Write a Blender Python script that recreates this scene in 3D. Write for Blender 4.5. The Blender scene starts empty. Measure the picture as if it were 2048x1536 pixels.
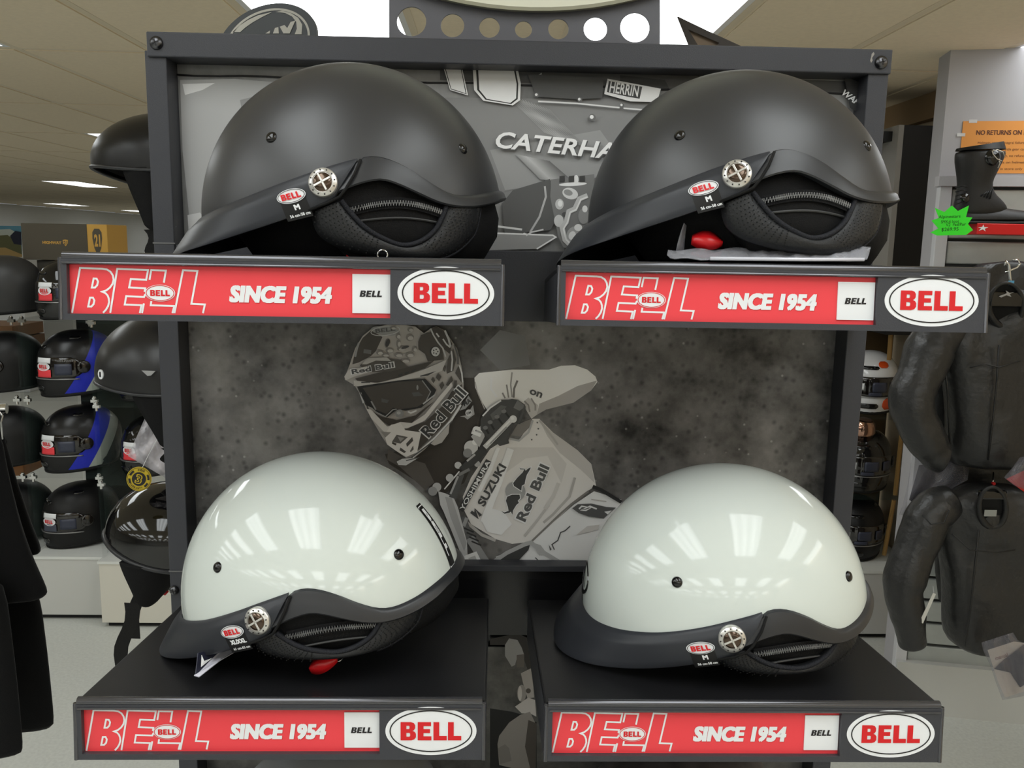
import bpy, bmesh, math, random
from math import sin, cos, pi, radians, sqrt, atan2
from mathutils import Vector, Matrix
from mathutils.geometry import tessellate_polygon
random.seed(7)
sc = bpy.context.scene
COL = sc.collection
# ---------------------------------------------------------------- camera
CAM = Vector((-0.0357, -1.0447, 1.7192))
F = 1726.8
_y, _p, _r = 0.0279, 0.1612, 0.0180
FW = Vector((sin(_y) * cos(_p), cos(_y) * cos(_p), -sin(_p)))
RT = Vector((cos(_y), -sin(_y), 0))
UP = RT.cross(FW)
RT, UP = RT * cos(_r) + UP * sin(_r), UP * cos(_r) - RT * sin(_r)
cd = bpy.data.cameras.new('camera'); cam = bpy.data.objects.new('camera', cd); COL.objects.link(cam)
cd.sensor_width = 36; cd.lens = F / 2048 * 36; cd.clip_start = .02; cd.clip_end = 200
m = Matrix((RT, UP, -FW)).transposed().to_4x4(); m.translation = CAM
cam.matrix_world = m
sc.camera = cam
# ---------------------------------------------------------------- world, exposure
w = bpy.data.worlds.new('world'); sc.world = w; w.use_nodes = True
w.node_tree.nodes['Background'].inputs[0].default_value = (.8, .85, .9, 1)
w.node_tree.nodes['Background'].inputs[1].default_value = .25
sc.view_settings.view_transform = 'Standard'; sc.view_settings.look = 'None'
sc.view_settings.exposure = 0.0; sc.view_settings.gamma = 1.0; sc.view_settings.use_curve_mapping = False
sc.cycles.max_bounces = 6; sc.cycles.diffuse_bounces = 4; sc.cycles.glossy_bounces = 3; sc.cycles.transmission_bounces = 2; sc.cycles.transparent_max_bounces = 8
sc.cycles.caustics_reflective = False; sc.cycles.caustics_refractive = False
LAMP = 4.3            # radiance of the fluorescent diffusers
CEIL = 2.40

def at(x, y, Y):      # photo pixel -> point on the vertical plane at depth Y
    d = FW + RT * ((x - 1024) / F) - UP * ((y - 768) / F)
    return CAM + d * ((Y - CAM.y) / d.y)
def atz(x, y, z):
    d = FW + RT * ((x - 1024) / F) - UP * ((y - 768) / F)
    return CAM + d * ((z - CAM.z) / d.z)

# ---------------------------------------------------------------- materials
def lin(c):
    c = c / 255
    return c / 12.92 if c <= .04045 else ((c + .055) / 1.055) ** 2.4
def rgb(r, g=None, b=None):
    if g is None: g = b = r
    return (lin(r), lin(g), lin(b), 1)
MATS = {}
def mat(name, col, rough=.5, metal=0, spec=.5, coat=0, bump=0, bscale=200, var=0, vscale=8, emit=None, alpha=None, trans=0, sheen=0, bkind='noise', bdist=.002, ior=1.45, coatr=.05):
    if name in MATS: return MATS[name]
    M = bpy.data.materials.new(name); M.use_nodes = True; nt = M.node_tree; B = nt.nodes['Principled BSDF']
    B.inputs['Base Color'].default_value = col
    B.inputs['Roughness'].default_value = rough; B.inputs['Metallic'].default_value = metal
    B.inputs['Specular IOR Level'].default_value = spec; B.inputs['Coat Weight'].default_value = coat
    B.inputs['Coat Roughness'].default_value = coatr; B.inputs['IOR'].default_value = ior
    B.inputs['Transmission Weight'].default_value = trans; B.inputs['Sheen Weight'].default_value = sheen
    if alpha is not None: B.inputs['Alpha'].default_value = alpha
    if emit: B.inputs['Emission Color'].default_value = emit[0]; B.inputs['Emission Strength'].default_value = emit[1]
    tc = None
    if bump or var:
        tc = nt.nodes.new('ShaderNodeTexCoord')
    if bump:
        if bkind == 'noise':
            n = nt.nodes.new('ShaderNodeTexNoise'); n.inputs['Scale'].default_value = bscale; n.inputs['Detail'].default_value = 4; o = n.outputs[0]
        elif bkind == 'voronoi':
            n = nt.nodes.new('ShaderNodeTexVoronoi'); n.inputs['Scale'].default_value = bscale; o = n.outputs[0]
        nt.links.new(tc.outputs['Object'], n.inputs['Vector'])
        bp = nt.nodes.new('ShaderNodeBump'); bp.inputs['Strength'].default_value = bump; bp.inputs['Distance'].default_value = bdist
        nt.links.new(o, bp.inputs['Height']); nt.links.new(bp.outputs[0], B.inputs['Normal'])
    if var:
        n = nt.nodes.new('ShaderNodeTexNoise'); n.inputs['Scale'].default_value = vscale; n.inputs['Detail'].default_value = 6
        nt.links.new(tc.outputs['Object'], n.inputs['Vector'])
        r = nt.nodes.new('ShaderNodeValToRGB')
        r.color_ramp.elements[0].position = .3; r.color_ramp.elements[1].position = .7
        r.color_ramp.elements[0].color = tuple(c * (1 - var) for c in col[:3]) + (1,)
        r.color_ramp.elements[1].color = tuple(min(1, c * (1 + var)) for c in col[:3]) + (1,)
        nt.links.new(n.outputs[0], r.inputs[0]); nt.links.new(r.outputs[0], B.inputs['Base Color'])
    MATS[name] = M
    return M
def grey(v, tint=0):
    k = 1.16 * (v / 255) ** -.18 if v > 0 else 1
    return mat('print_grey_%d_%d' % (v, tint), rgb(min(250, (v + tint) * k), min(250, v * k), min(250, max(0, (v - tint) * k))), .42, spec=.35)

# ---------------------------------------------------------------- mesh helpers
class MB:
    def __init__(s): s.v = []; s.f = []; s.mi = []; s.cur = 0
    def pts(s, L):
        k = len(s.v); s.v += [tuple(p) for p in L]; return k
    def face(s, *i): s.f.append(tuple(i)); s.mi.append(s.cur)
    def box(s, x0, y0, z0, x1, y1, z1, M=None):
        P = [(x0, y0, z0), (x1, y0, z0), (x1, y1, z0), (x0, y1, z0), (x0, y0, z1), (x1, y0, z1), (x1, y1, z1), (x0, y1, z1)]
        if M: P = [M @ Vector(p) for p in P]
        k = s.pts(P)
        for q in ((0, 3, 2, 1), (4, 5, 6, 7), (0, 1, 5, 4), (1, 2, 6, 5), (2, 3, 7, 6), (3, 0, 4, 7)): s.face(*[k + i for i in q])
        return s
    def grid(s, rows, closeu=False, closev=False, flip=False):
        n, mm = len(rows), len(rows[0]); k = s.pts([p for r in rows for p in r])
        for i in range(n if closev else n - 1):
            for j in range(mm if closeu else mm - 1):
                a = k + i * mm + j; b = k + i * mm + (j + 1) % mm; c = k + ((i + 1) % n) * mm + (j + 1) % mm; d = k + ((i + 1) % n) * mm + j
                s.face(*((a, d, c, b) if flip else (a, b, c, d)))
        return k
    def cap(s, k, n, flip=False):
        L = list(range(k, k + n)); s.face(*(L[::-1] if flip else L))
    def tube(s, path, r, seg=8, closed=False, caps=True, flat=None):
        P = [Vector(p) for p in path]; n = len(P); rows = []
        R = r if isinstance(r, (list, tuple)) else [r] * n
        prev = None
        for i in range(n):
            t = (P[(i + 1) % n] - P[i - 1]) if closed else (P[min(i + 1, n - 1)] - P[max(i - 1, 0)])
            t.normalize()
            if prev is None:
                a = Vector((0, 0, 1)) if abs(t.z) < .9 else Vector((1, 0, 0))
                u = t.cross(a).normalized()
            else:
                u = (prev - t * prev.dot(t)).normalized()
            prev = u; v = t.cross(u)
            fl = flat or 1
            rows.append([P[i] + (u * cos(q) * fl + v * sin(q)) * R[i] for q in [2 * pi * j / seg for j in range(seg)]])
        k = s.grid(rows, closeu=True, closev=closed)
        if caps and not closed: s.cap(k, seg, True); s.cap(k + (n - 1) * seg, seg)
        return s
    def loft(s, rings, caps=True):
        k = s.grid(rings, closeu=True); n = len(rings[0])
        if caps: s.cap(k, n, True); s.cap(k + (len(rings) - 1) * n, n)
        return s
    def lathe(s, prof, M=None, seg=24, caps=True):   # prof: (radius, height) about local z
        rows = []
        for r, h in prof:
            row = [Vector((r * cos(2 * pi * j / seg), r * sin(2 * pi * j / seg), h)) for j in range(seg)]
            rows.append([M @ p for p in row] if M else row)
        k = s.grid(rows, closeu=True)
        if caps: s.cap(k, seg, True); s.cap(k + (len(rows) - 1) * seg, seg)
        return s
    def prism(s, loops, fn, d0, d1):   # loops of 2-d points (holes allowed), fn(u, v, d) -> point
        if isinstance(loops[0][0], (int, float)): loops = [loops]
        T = tessellate_polygon([[Vector((p[0], p[1], 0)) for p in l] for l in loops])
        flat = [p for l in loops for p in l]; n = len(flat)
        a = s.pts([fn(p[0], p[1], d1) for p in flat])
        for t in T: s.face(*[a + i for i in t])
        if d0 is not None:
            b = s.pts([fn(p[0], p[1], d0) for p in flat])
            for t in T: s.face(*[b + i for i in reversed(t)])
            o = 0
            for l in loops:
                m_ = len(l)
                for i in range(m_):
                    j = (i + 1) % m_; s.face(a + o + i, b + o + i, b + o + j, a + o + j)
                o += m_
        return s
    def tris(s, P2, T, fn):
        a = s.pts([fn(p[0], p[1], 0) for p in P2])
        for t in T: s.face(*[a + i for i in t])
        return s
    def build(s, name, M, parent=None, smooth=False, bevel=0, sub=0, solid=0, **kw):
        me = bpy.data.meshes.new(name); me.from_pydata(s.v, [], s.f); me.validate(clean_customdata=False)
        ms = M if isinstance(M, list) else [M]
        for x in ms: me.materials.append(x)
        if len(ms) > 1:
            for p, i in zip(me.polygons, s.mi): p.material_index = i
        bm = bmesh.new(); bm.from_mesh(me); bmesh.ops.recalc_face_normals(bm, faces=bm.faces[:]) if kw.pop('recalc', True) else None; bm.to_mesh(me); bm.free()
        if smooth:
            me.polygons.foreach_set('use_smooth', [True] * len(me.polygons))
            if smooth != 2: me.set_sharp_from_angle(angle=radians(40))
        o = bpy.data.objects.new(name, me); COL.objects.link(o)
        if parent: o.parent = parent
        if solid:
            d = o.modifiers.new('solid', 'SOLIDIFY'); d.thickness = solid; d.offset = kw.pop('soff', 0)
        if bevel:
            d = o.modifiers.new('bevel', 'BEVEL'); d.width = bevel; d.segments = 2; d.limit_method = 'ANGLE'; d.angle_limit = radians(40)
        if sub:
            d = o.modifiers.new('sub', 'SUBSURF'); d.levels = d.render_levels = sub
        return tag(o, **kw)
def tag(o, label=None, cat=None, group=None, kind=None):
    if label: o['label'] = label
    if cat: o['category'] = cat
    if group: o['group'] = group
    if kind: o['kind'] = kind
    return o
def empty(name, loc=(0, 0, 0), rot=None, **kw):
    o = bpy.data.objects.new(name, None); COL.objects.link(o); o.empty_display_size = .05
    o.matrix_world = Matrix.Translation(Vector(loc)) @ (rot.to_4x4() if rot else Matrix.Identity(4))
    return tag(o, **kw)
def copy_tree(o, parent=None):
    c = o.copy(); COL.objects.link(c); c.parent = parent
    for ch in o.children: copy_tree(ch, c)
    return c
def rebase(o, P):
    P = Vector(P); o.location = P
    for c in o.children: c.location = c.location - P
    return o
def lerp(a, b, t): return a + (b - a) * t
def curve(tab, x):      # monotone-ish interpolation through (x, y) table
    if x <= tab[0][0]: return tab[0][1]
    for i in range(len(tab) - 1):
        if x <= tab[i + 1][0]:
            x0, y0 = tab[i]; x1, y1 = tab[i + 1]
            s0 = (tab[i + 1][1] - tab[i - 1][1]) / (tab[i + 1][0] - tab[i - 1][0]) if i > 0 else 0
            s1 = (tab[i + 2][1] - y0) / (tab[i + 2][0] - x0) if i + 2 < len(tab) else 0
            h = x1 - x0; t = (x - x0) / h
            return (2 * t**3 - 3 * t * t + 1) * y0 + (t**3 - 2 * t * t + t) * h * s0 + (3 * t * t - 2 * t**3) * y1 + (t**3 - t * t) * h * s1
    return tab[-1][1]
def ellipse(cx, cy, rx, ry, n=48, a=0):
    return [(cx + rx * cos(t) * cos(a) - ry * sin(t) * sin(a), cy + rx * cos(t) * sin(a) + ry * sin(t) * cos(a)) for t in [2 * pi * i / n for i in range(n)]]
def ribbon(P, w, closed=False):    # polyline -> list of quads (2-d), mitred
    n = len(P); L = []; Rr = []
    for i in range(n):
        a = P[i - 1] if (i > 0 or closed) else None; b = P[(i + 1) % n] if (i < n - 1 or closed) else None
        c = P[i]
        def nrm(p, q):
            dx, dy = q[0] - p[0], q[1] - p[1]; l = math.hypot(dx, dy) or 1; return (-dy / l, dx / l)
        if a is None: n1 = n2 = nrm(c, b)
        elif b is None: n1 = n2 = nrm(a, c)
        else: n1, n2 = nrm(a, c), nrm(c, b)
        mx, my = n1[0] + n2[0], n1[1] + n2[1]; l2 = mx * mx + my * my
        k = 2 / l2 if l2 > .5 else 1.4
        L.append((c[0] + mx * k * w / 2, c[1] + my * k * w / 2)); Rr.append((c[0] - mx * k * w / 2, c[1] - my * k * w / 2))
    return [[L[i], L[(i + 1) % n], Rr[(i + 1) % n], Rr[i]] for i in range(n if closed else n - 1)]
# text glyphs as 2-d triangles (Blender's built-in font)
TXT = {}
def text2d(s, bold=0, shear=0, space=1):
    key = (s, bold, shear, space)
    if key not in TXT:
        fc = bpy.data.curves.new('t', 'FONT'); fc.body = s; fc.offset = bold; fc.shear = shear; fc.space_character = space; fc.resolution_u = 3
        o = bpy.data.objects.new('t', fc); me = o.to_mesh()
        me.calc_loop_triangles()
        P = [(v.co.x, v.co.y) for v in me.vertices]; T = [tuple(t.vertices) for t in me.loop_triangles]
        o.to_mesh_clear(); bpy.data.objects.remove(o); bpy.data.curves.remove(fc)
        x0 = min(p[0] for p in P); x1 = max(p[0] for p in P); y0 = min(p[1] for p in P); y1 = max(p[1] for p in P)
        TXT[key] = ([((p[0] - x0) / (x1 - x0), (p[1] - y0) / (y1 - y0)) for p in P], T)
    return TXT[key]
def put_text(mb, s, x, y, wd, ht, fn, rot=0, skew=0, fat=0, **k):   # centred text box wd x ht
    if fat:
        for i, j in ((-1, -1), (-1, 1), (1, -1), (1, 1), (0, 0)):
            put_text(mb, s, x + i * fat * ht * cos(rot) - j * fat * ht * sin(rot) * .6, y + i * fat * ht * sin(rot) + j * fat * ht * cos(rot) * .6, wd - 2 * fat * ht, ht * (1 - 1.2 * fat), lambda u, v, d, i=i, j=j: fn(u, v, d) + Vector((0, (i * 2 + j) * 2e-6, 0)), rot, skew, **k)
        return
    P, T = text2d(s, **k); Q = []
    for u, v in P:
        a, b = (u - .5) * wd + skew * (v - .5) * ht, (v - .5) * ht
        Q.append((x + a * cos(rot) - b * sin(rot), y + a * sin(rot) + b * cos(rot)))
    mb.tris(Q, T, fn)
GLY = {'B': ([[(0, 0), (0, 1), (.52, 1), (.66, .95), (.73, .83), (.73, .66), (.67, .56), (.6, .52), (.71, .46), (.77, .36), (.77, .17), (.69, .05), (.54, 0)],
              [(.29, .62), (.29, .8), (.42, .8), (.45, .76), (.45, .66), (.42, .62)], [(.29, .2), (.29, .41), (.44, .41), (.48, .37), (.48, .24), (.44, .2)]], .86),
       'E': ([[(0, 0), (0, 1), (.67, 1), (.67, .78), (.29, .78), (.29, .62), (.62, .62), (.62, .4), (.29, .4), (.29, .22), (.69, .22), (.69, 0)]], .79),
       'L': ([[(0, 0), (0, 1), (.29, 1), (.29, .24), (.67, .24), (.67, 0)]], .73)}
def put_bell(mb, x, y, wd, ht, fn, rot=0, skew=0):
    tot = .86 + .79 + .73 + .67; o = 0
    for ch in 'BELL':
        loops, adv = GLY[ch]; LL = []
        for l in loops:
            q = []
            for u, v in l:
                a, b = ((u + o) / tot - .5) * wd + skew * (v - .5) * ht, (v - .5) * ht
                q.append((x + a * cos(rot) - b * sin(rot), y + a * sin(rot) + b * cos(rot)))
            LL.append(q)
        mb.prism(LL, fn, None, 0); o += adv

M_BLACKM = mat('black_powder_coat', rgb(62, 63, 68), .42, spec=.4, bump=.12, bscale=900)
M_BLACKG = mat('black_gloss_plastic', rgb(22, 22, 24), .25, spec=.5)
M_SHELFTOP = mat('black_shelf_laminate', rgb(28, 28, 30), .33, spec=.4, bump=.08, bscale=1200)
M_RED = mat('sign_red', rgb(243, 72, 80), .35, spec=.4)
M_LOGORED = mat('logo_red', rgb(218, 28, 36), .4)
M_WHITE = mat('sign_white', rgb(238, 240, 243), .4)
M_LOGOBLACK = mat('logo_black', rgb(28, 26, 28), .4)
M_CHROME = mat('chrome', rgb(215, 215, 215), .12, metal=1)
M_STEEL = mat('dark_steel', rgb(95, 95, 98), .3, metal=1)
M_GLASS = mat('shelf_glass', rgb(90, 110, 104), .03, alpha=.06, spec=.5)
M_FABRIC = mat('black_fabric', rgb(20, 20, 22), .85, spec=.2, bump=.4, bscale=700, sheen=.15)
# ================================================================ the room
M_FLOOR = mat('vinyl_floor', rgb(202, 204, 199), .45, spec=.4, var=.07, vscale=90, bump=.05, bscale=300)
M_CEILT = mat('ceiling_tile_beige', rgb(234, 219, 192), .9, spec=.2, bump=.25, bscale=260, var=.03, vscale=60)
M_TBAR = mat('ceiling_grid_bar', rgb(222, 208, 182), .6)
M_WALLC = mat('cream_wall_paint', rgb(226, 208, 180), .8)
M_WALLG = mat('grey_wall_paint', rgb(178, 176, 180), .7, bump=.05, bscale=150)
M_WALLF = mat('pale_wall_paint', rgb(220, 220, 217), .8)
M_LAMP = mat('fluorescent_diffuser', rgb(245), .4, emit=((.955, .995, 1.0, 1), LAMP))
_nt = M_LAMP.node_tree; _tc = _nt.nodes.new('ShaderNodeTexCoord'); _sx = _nt.nodes.new('ShaderNodeSeparateXYZ'); _nt.links.new(_tc.outputs['Object'], _sx.inputs[0])
_w = _nt.nodes.new('ShaderNodeMath'); _w.operation = 'MULTIPLY'; _w.inputs[1].default_value = 2 * pi * 3 / .436; _nt.links.new(_sx.outputs[0], _w.inputs[0])
_c = _nt.nodes.new('ShaderNodeMath'); _c.operation = 'COSINE'; _nt.links.new(_w.outputs[0], _c.inputs[0])
_m = _nt.nodes.new('ShaderNodeMath'); _m.operation = 'MULTIPLY_ADD'; _m.inputs[1].default_value = -.25 * LAMP; _m.inputs[2].default_value = LAMP; _nt.links.new(_c.outputs[0], _m.inputs[0])
_nt.links.new(_m.outputs[0], _nt.nodes['Principled BSDF'].inputs['Emission Strength'])   # three tubes glow behind the lens
M_TROF = mat('white_enamel', rgb(230), .4)
XL, XR, YF, YB = -11.0, 2.6, -11.5, 33.0
b = MB().box(XL, YF, -.05, XR, YB, 0); b.build('floor', M_FLOOR, kind='structure')
MB().box(XL - .1, YF, 0, XL, YB, CEIL).build('wall_left', M_WALLF, kind='structure')
b = MB(); b.box(XR, YF, 0, XR + .1, 1.75, CEIL); b.box(1.9, 2.02, 0, 2.0, YB, CEIL)
b.build('wall_right', M_WALLC, kind='structure')
MB().box(1.86, 2.1, 2.285, 1.9, YB, CEIL).build('trim_1', mat('soffit_trim_tan', rgb(160, 134, 100), .7), kind='structure')
b = MB(); b.box(XL, YB, 0, 2.0, YB + .1, CEIL); b.box(-16.3 + 4, YB - 3.5, 0, -15 + 4, YB - 2.5, CEIL); b.build('wall_back', M_WALLF, kind='structure')
MB().box(XL, YF - .1, 0, XR, YF, CEIL).build('wall_front', M_WALLF, kind='structure')
GX, GY, X0G, Y0G = .5, 1.33, .205, 2.35
LIGHTS = {}
def cell(i, j): return (X0G + i * GX, Y0G + j * GY)
NEAR = [(0, -1), (-2, -1)]
FAR = [(-6, 2), (-12, 6), (-20, 12), (-12, 12)]
REAR = [(i, j) for j in (-3, -5, -7, -9) for i in (-12, -10, -8, -6, -4, -2, 0, 2, 4)] + [(i, j) for j in (15, 18) for i in (-20, -16, -12, -8)] + [(3, -1), (-5, -1), (-9, -1), (-6, 6), (-14, 2), (-10, 2), (-2, 2), (1, 2), (-20, 6), (-17, -3), (-16, 2), (-2, 6), (1, 6)]  # unseen panels: some read from helmet reflections, more added for front and far light
ceil = MB().box(XL, YF, CEIL + .035, XR, YB, CEIL + .1).build('ceiling', mat('ceiling_deck', rgb(224, 208, 180), .9), kind='structure')
lit = set(NEAR + FAR + REAR)
proto = None; n = 0
i0, i1 = int((XL - X0G) // GX), int((XR - X0G) // GX) + 1
tile = MB(); tile.box(.012, .012, 0, GX - .012, GY - .012, .03)
tile.box(.02, .02, -.004, GX - .02, GY - .02, 0)
rest = MB()
for j in range(-11, 23):
    for i in range(i0, i1):
        x, y = cell(i, j)
        if (i, j) in lit or x < XL or x + GX > XR or y < YF: continue
        if -13 <= i <= 4 and -1 <= j <= 7 and n < 150:
            if proto is None: o = proto = tile.build('ceiling_tile', M_CEILT, ceil)
            else: o = proto.copy(); COL.objects.link(o)
            o.location = (x, y, CEIL); n += 1
        else:
            rest.box(x + .012, y + .012, CEIL, x + GX - .012, y + GY - .012, CEIL + .03)
rest.build('ceiling_tiles_far', M_CEILT, ceil, kind='stuff')
g = MB()
for i in range(i0, i1 + 1):
    x = X0G + i * GX
    if XL < x < XR: g.box(x - .012, YF, CEIL - .001, x + .012, YB, CEIL + .033)
for j in range(-11, 23):
    y = Y0G + j * GY
    if y > YF: g.box(XL, y - .012, CEIL - .0012, XR, y + .012, CEIL + .032)
g.build('ceiling_grid', M_TBAR, ceil)
lamp0 = None
def lamp(i, j, label):
    global lamp0
    x, y = cell(i, j)
    if lamp0 is None:
        o = empty('ceiling_light', (0, 0, CEIL))
        f = MB(); t = .02
        for a in ((.012, .012, GX - .012, .012 + t), (.012, GY - .012 - t, GX - .012, GY - .012), (.012, .012 + t, .012 + t, GY - .012 - t), (GX - .012 - t, .012 + t, GX - .012, GY - .012 - t)):
            f.box(a[0], a[1], 0, a[2], a[3], .03)
        f.build('lamp_frame', M_TROF, o)
        d = MB()
        w_ = (GX - .064) / 3
        for k in range(3):
            xa = .032 + k * w_; rows = []
            for q in range(7):
                u = q / 6; rows.append([(xa + u * w_, .032, .012 + .012 * (1 - abs(2 * u - 1) ** 2)), (xa + u * w_, GY - .032, .012 + .012 * (1 - abs(2 * u - 1) ** 2))])
            d.grid(rows)
        d.build('diffuser', M_LAMP, o, recalc=False)
        lamp0 = o
    else: o = copy_tree(lamp0)
    o.location = (x, y, CEIL)
    return tag(o, label, 'ceiling light', 'fluorescent ceiling panels')
lamp(-2, -1, 'overexposed fluorescent ceiling panel left of the perforated header plate')
lamp(0, -1, 'overexposed fluorescent ceiling panel right of the perforated header plate')
lamp(-6, 2, 'fluorescent ceiling panel half hidden behind the topmost hanging black helmet')
lamp(-12, 6, 'slanting fluorescent ceiling panel below and left of the hanging black helmet dome')
lamp(-20, 12, 'narrow fluorescent ceiling panel far back, lower left of the row')
lamp(-12, 12, 'thin fluorescent ceiling panel just above the shoe boxes')
for a in REAR: lamp(*a, 'white fluorescent ceiling panel outside the picture, in rows extended to add light')
# ================================================================ display rack
RZ = 1.95
RW = .86
rack = empty('display_rack', (0, 0, 0), label='black steel helmet display rack with screwed top bar and perforated header', cat='display rack')
PT = .0245
for s, x in ((-1, -.4343), (1, .4292)):
    xa, xb = (x, x + PT) if s < 0 else (x - PT, x)
    MB().box(xa, .002, .03, xb, .045, RZ - .02).build('post', M_BLACKM, rack, bevel=.0012)
MB().box(-RW / 2, -.002, RZ - .0275, RW / 2, .05, RZ).build('top_bar', M_BLACKM, rack, bevel=.0015)
# crossbars: plate behind the upper shelves, trough behind the lower ones
ZC = RZ - .2391; ZP = RZ - .6376
MB().box(-.41, .004, ZC - .085, .405, .03, ZC).build('crossbar', M_BLACKM, rack, bevel=.001)
MB().box(-.41, .008, ZP - .008, .405, .03, ZP).build('crossbar', M_BLACKM, rack, bevel=.0008)
MB().box(-.41, .02, ZP - .10, .405, .034, ZP - .008).build('crossbar', M_BLACKG, rack)
MB().box(-.41, .004, .35, .405, .03, .40).build('crossbar', M_BLACKM, rack, bevel=.001)
for x in (-.40, .395):
    b = MB().box(x - .035, -.26, 0, x + .035, .30, .03); b.build('foot', M_BLACKM, rack, bevel=.003)
MB().box(-.41, .046, .03, .405, .052, RZ - .03).build('back_panel', M_BLACKG, rack)
# seams where the posts are joined
for p in (at(331, 1142, .002), at(335, 486, .002)):
    MB().box(-.4349, .0012, p.z - .001, -.409, .003, p.z + .0006).build('post_seam', mat('seam_highlight', rgb(105), .4), rack)
def screw(P, r=.0075, parent=rack, m_=None):
    M = Matrix.Translation(P) @ Matrix.Rotation(pi / 2, 4, 'X')
    b = MB(); b.lathe([(r, 0), (r * 1.02, .001), (r * .9, .003), (r * .6, .0046), (r * .25, .0052), (.0003, .0053)], M, 20, caps=False)
    o = b.build('screw', m_ or M_STEEL, parent, smooth=2)
    x = MB()
    for a in (.3, .3 + pi / 2):
        R = M @ Matrix.Rotation(a, 4, 'Z'); x.box(-r * .5, -r * .1, .0046, r * .5, r * .1, .0056, R)
    x.build('screw_slot', M_LOGOBLACK, o)
screw(at(313, 86, -.002)); screw(at(1762, 125, -.002)); screw(at(349, 1180, .002), .006)
# paint chip on the bar
b = MB(); b.prism([(x, y) for x, y in ((1743, 108), (1747, 104), (1749, 108), (1744, 116), (1745, 121), (1742, 126), (1740, 121), (1742, 114))], lambda u, v, d: at(u, v, -.002) + Vector((0, -.0003, 0)), None, 0)
b.build('paint_chip', mat('bare_metal_chip', rgb(150, 146, 140), .5), rack)
# header plate with seven round holes (bends back a little, stands on the bar)
YH = .03
L = [[(778, -40), (778, 82), (1320, 100), (1320, -40)]]
for x, y, r in ((823, 43, 29.5), (905, 51, 23.5), (979, 55, 20.5), (1047, 59, 17), (1117, 58, 20.5), (1191, 58, 23.5), (1270, 55, 29.5)):
    L.append(ellipse(x, y, r, r, 36)[::-1])
b = MB(); b.prism(L, lambda u, v, d: at(u, v, YH) + Vector((0, d, 0)), .003, 0)
b.build('header_plate', mat('header_grey_metal', rgb(96, 96, 102), .4, spec=.4), rack)
c = at(1060, 22, YH - .012); M_OVW = mat('header_oval_white', rgb(226, 226, 208), .5)
b = MB(); e = ellipse(0, .165, .29, .165, 72); b.prism(e, lambda u, v, d: Vector((c.x + u, c.y + d, c.z + v)), .006, 0)
hp = b.build('header_oval', M_OVW, rack)
b = MB()
for q in ribbon(ellipse(0, .165, .288, .163, 72), .004, True): b.prism(q, lambda u, v, d: Vector((c.x + u, c.y + d - .001, c.z + v)), .008, 0)
b.build('header_oval_rim', mat('oval_rim_olive', rgb(150, 148, 128), .5), hp)

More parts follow.
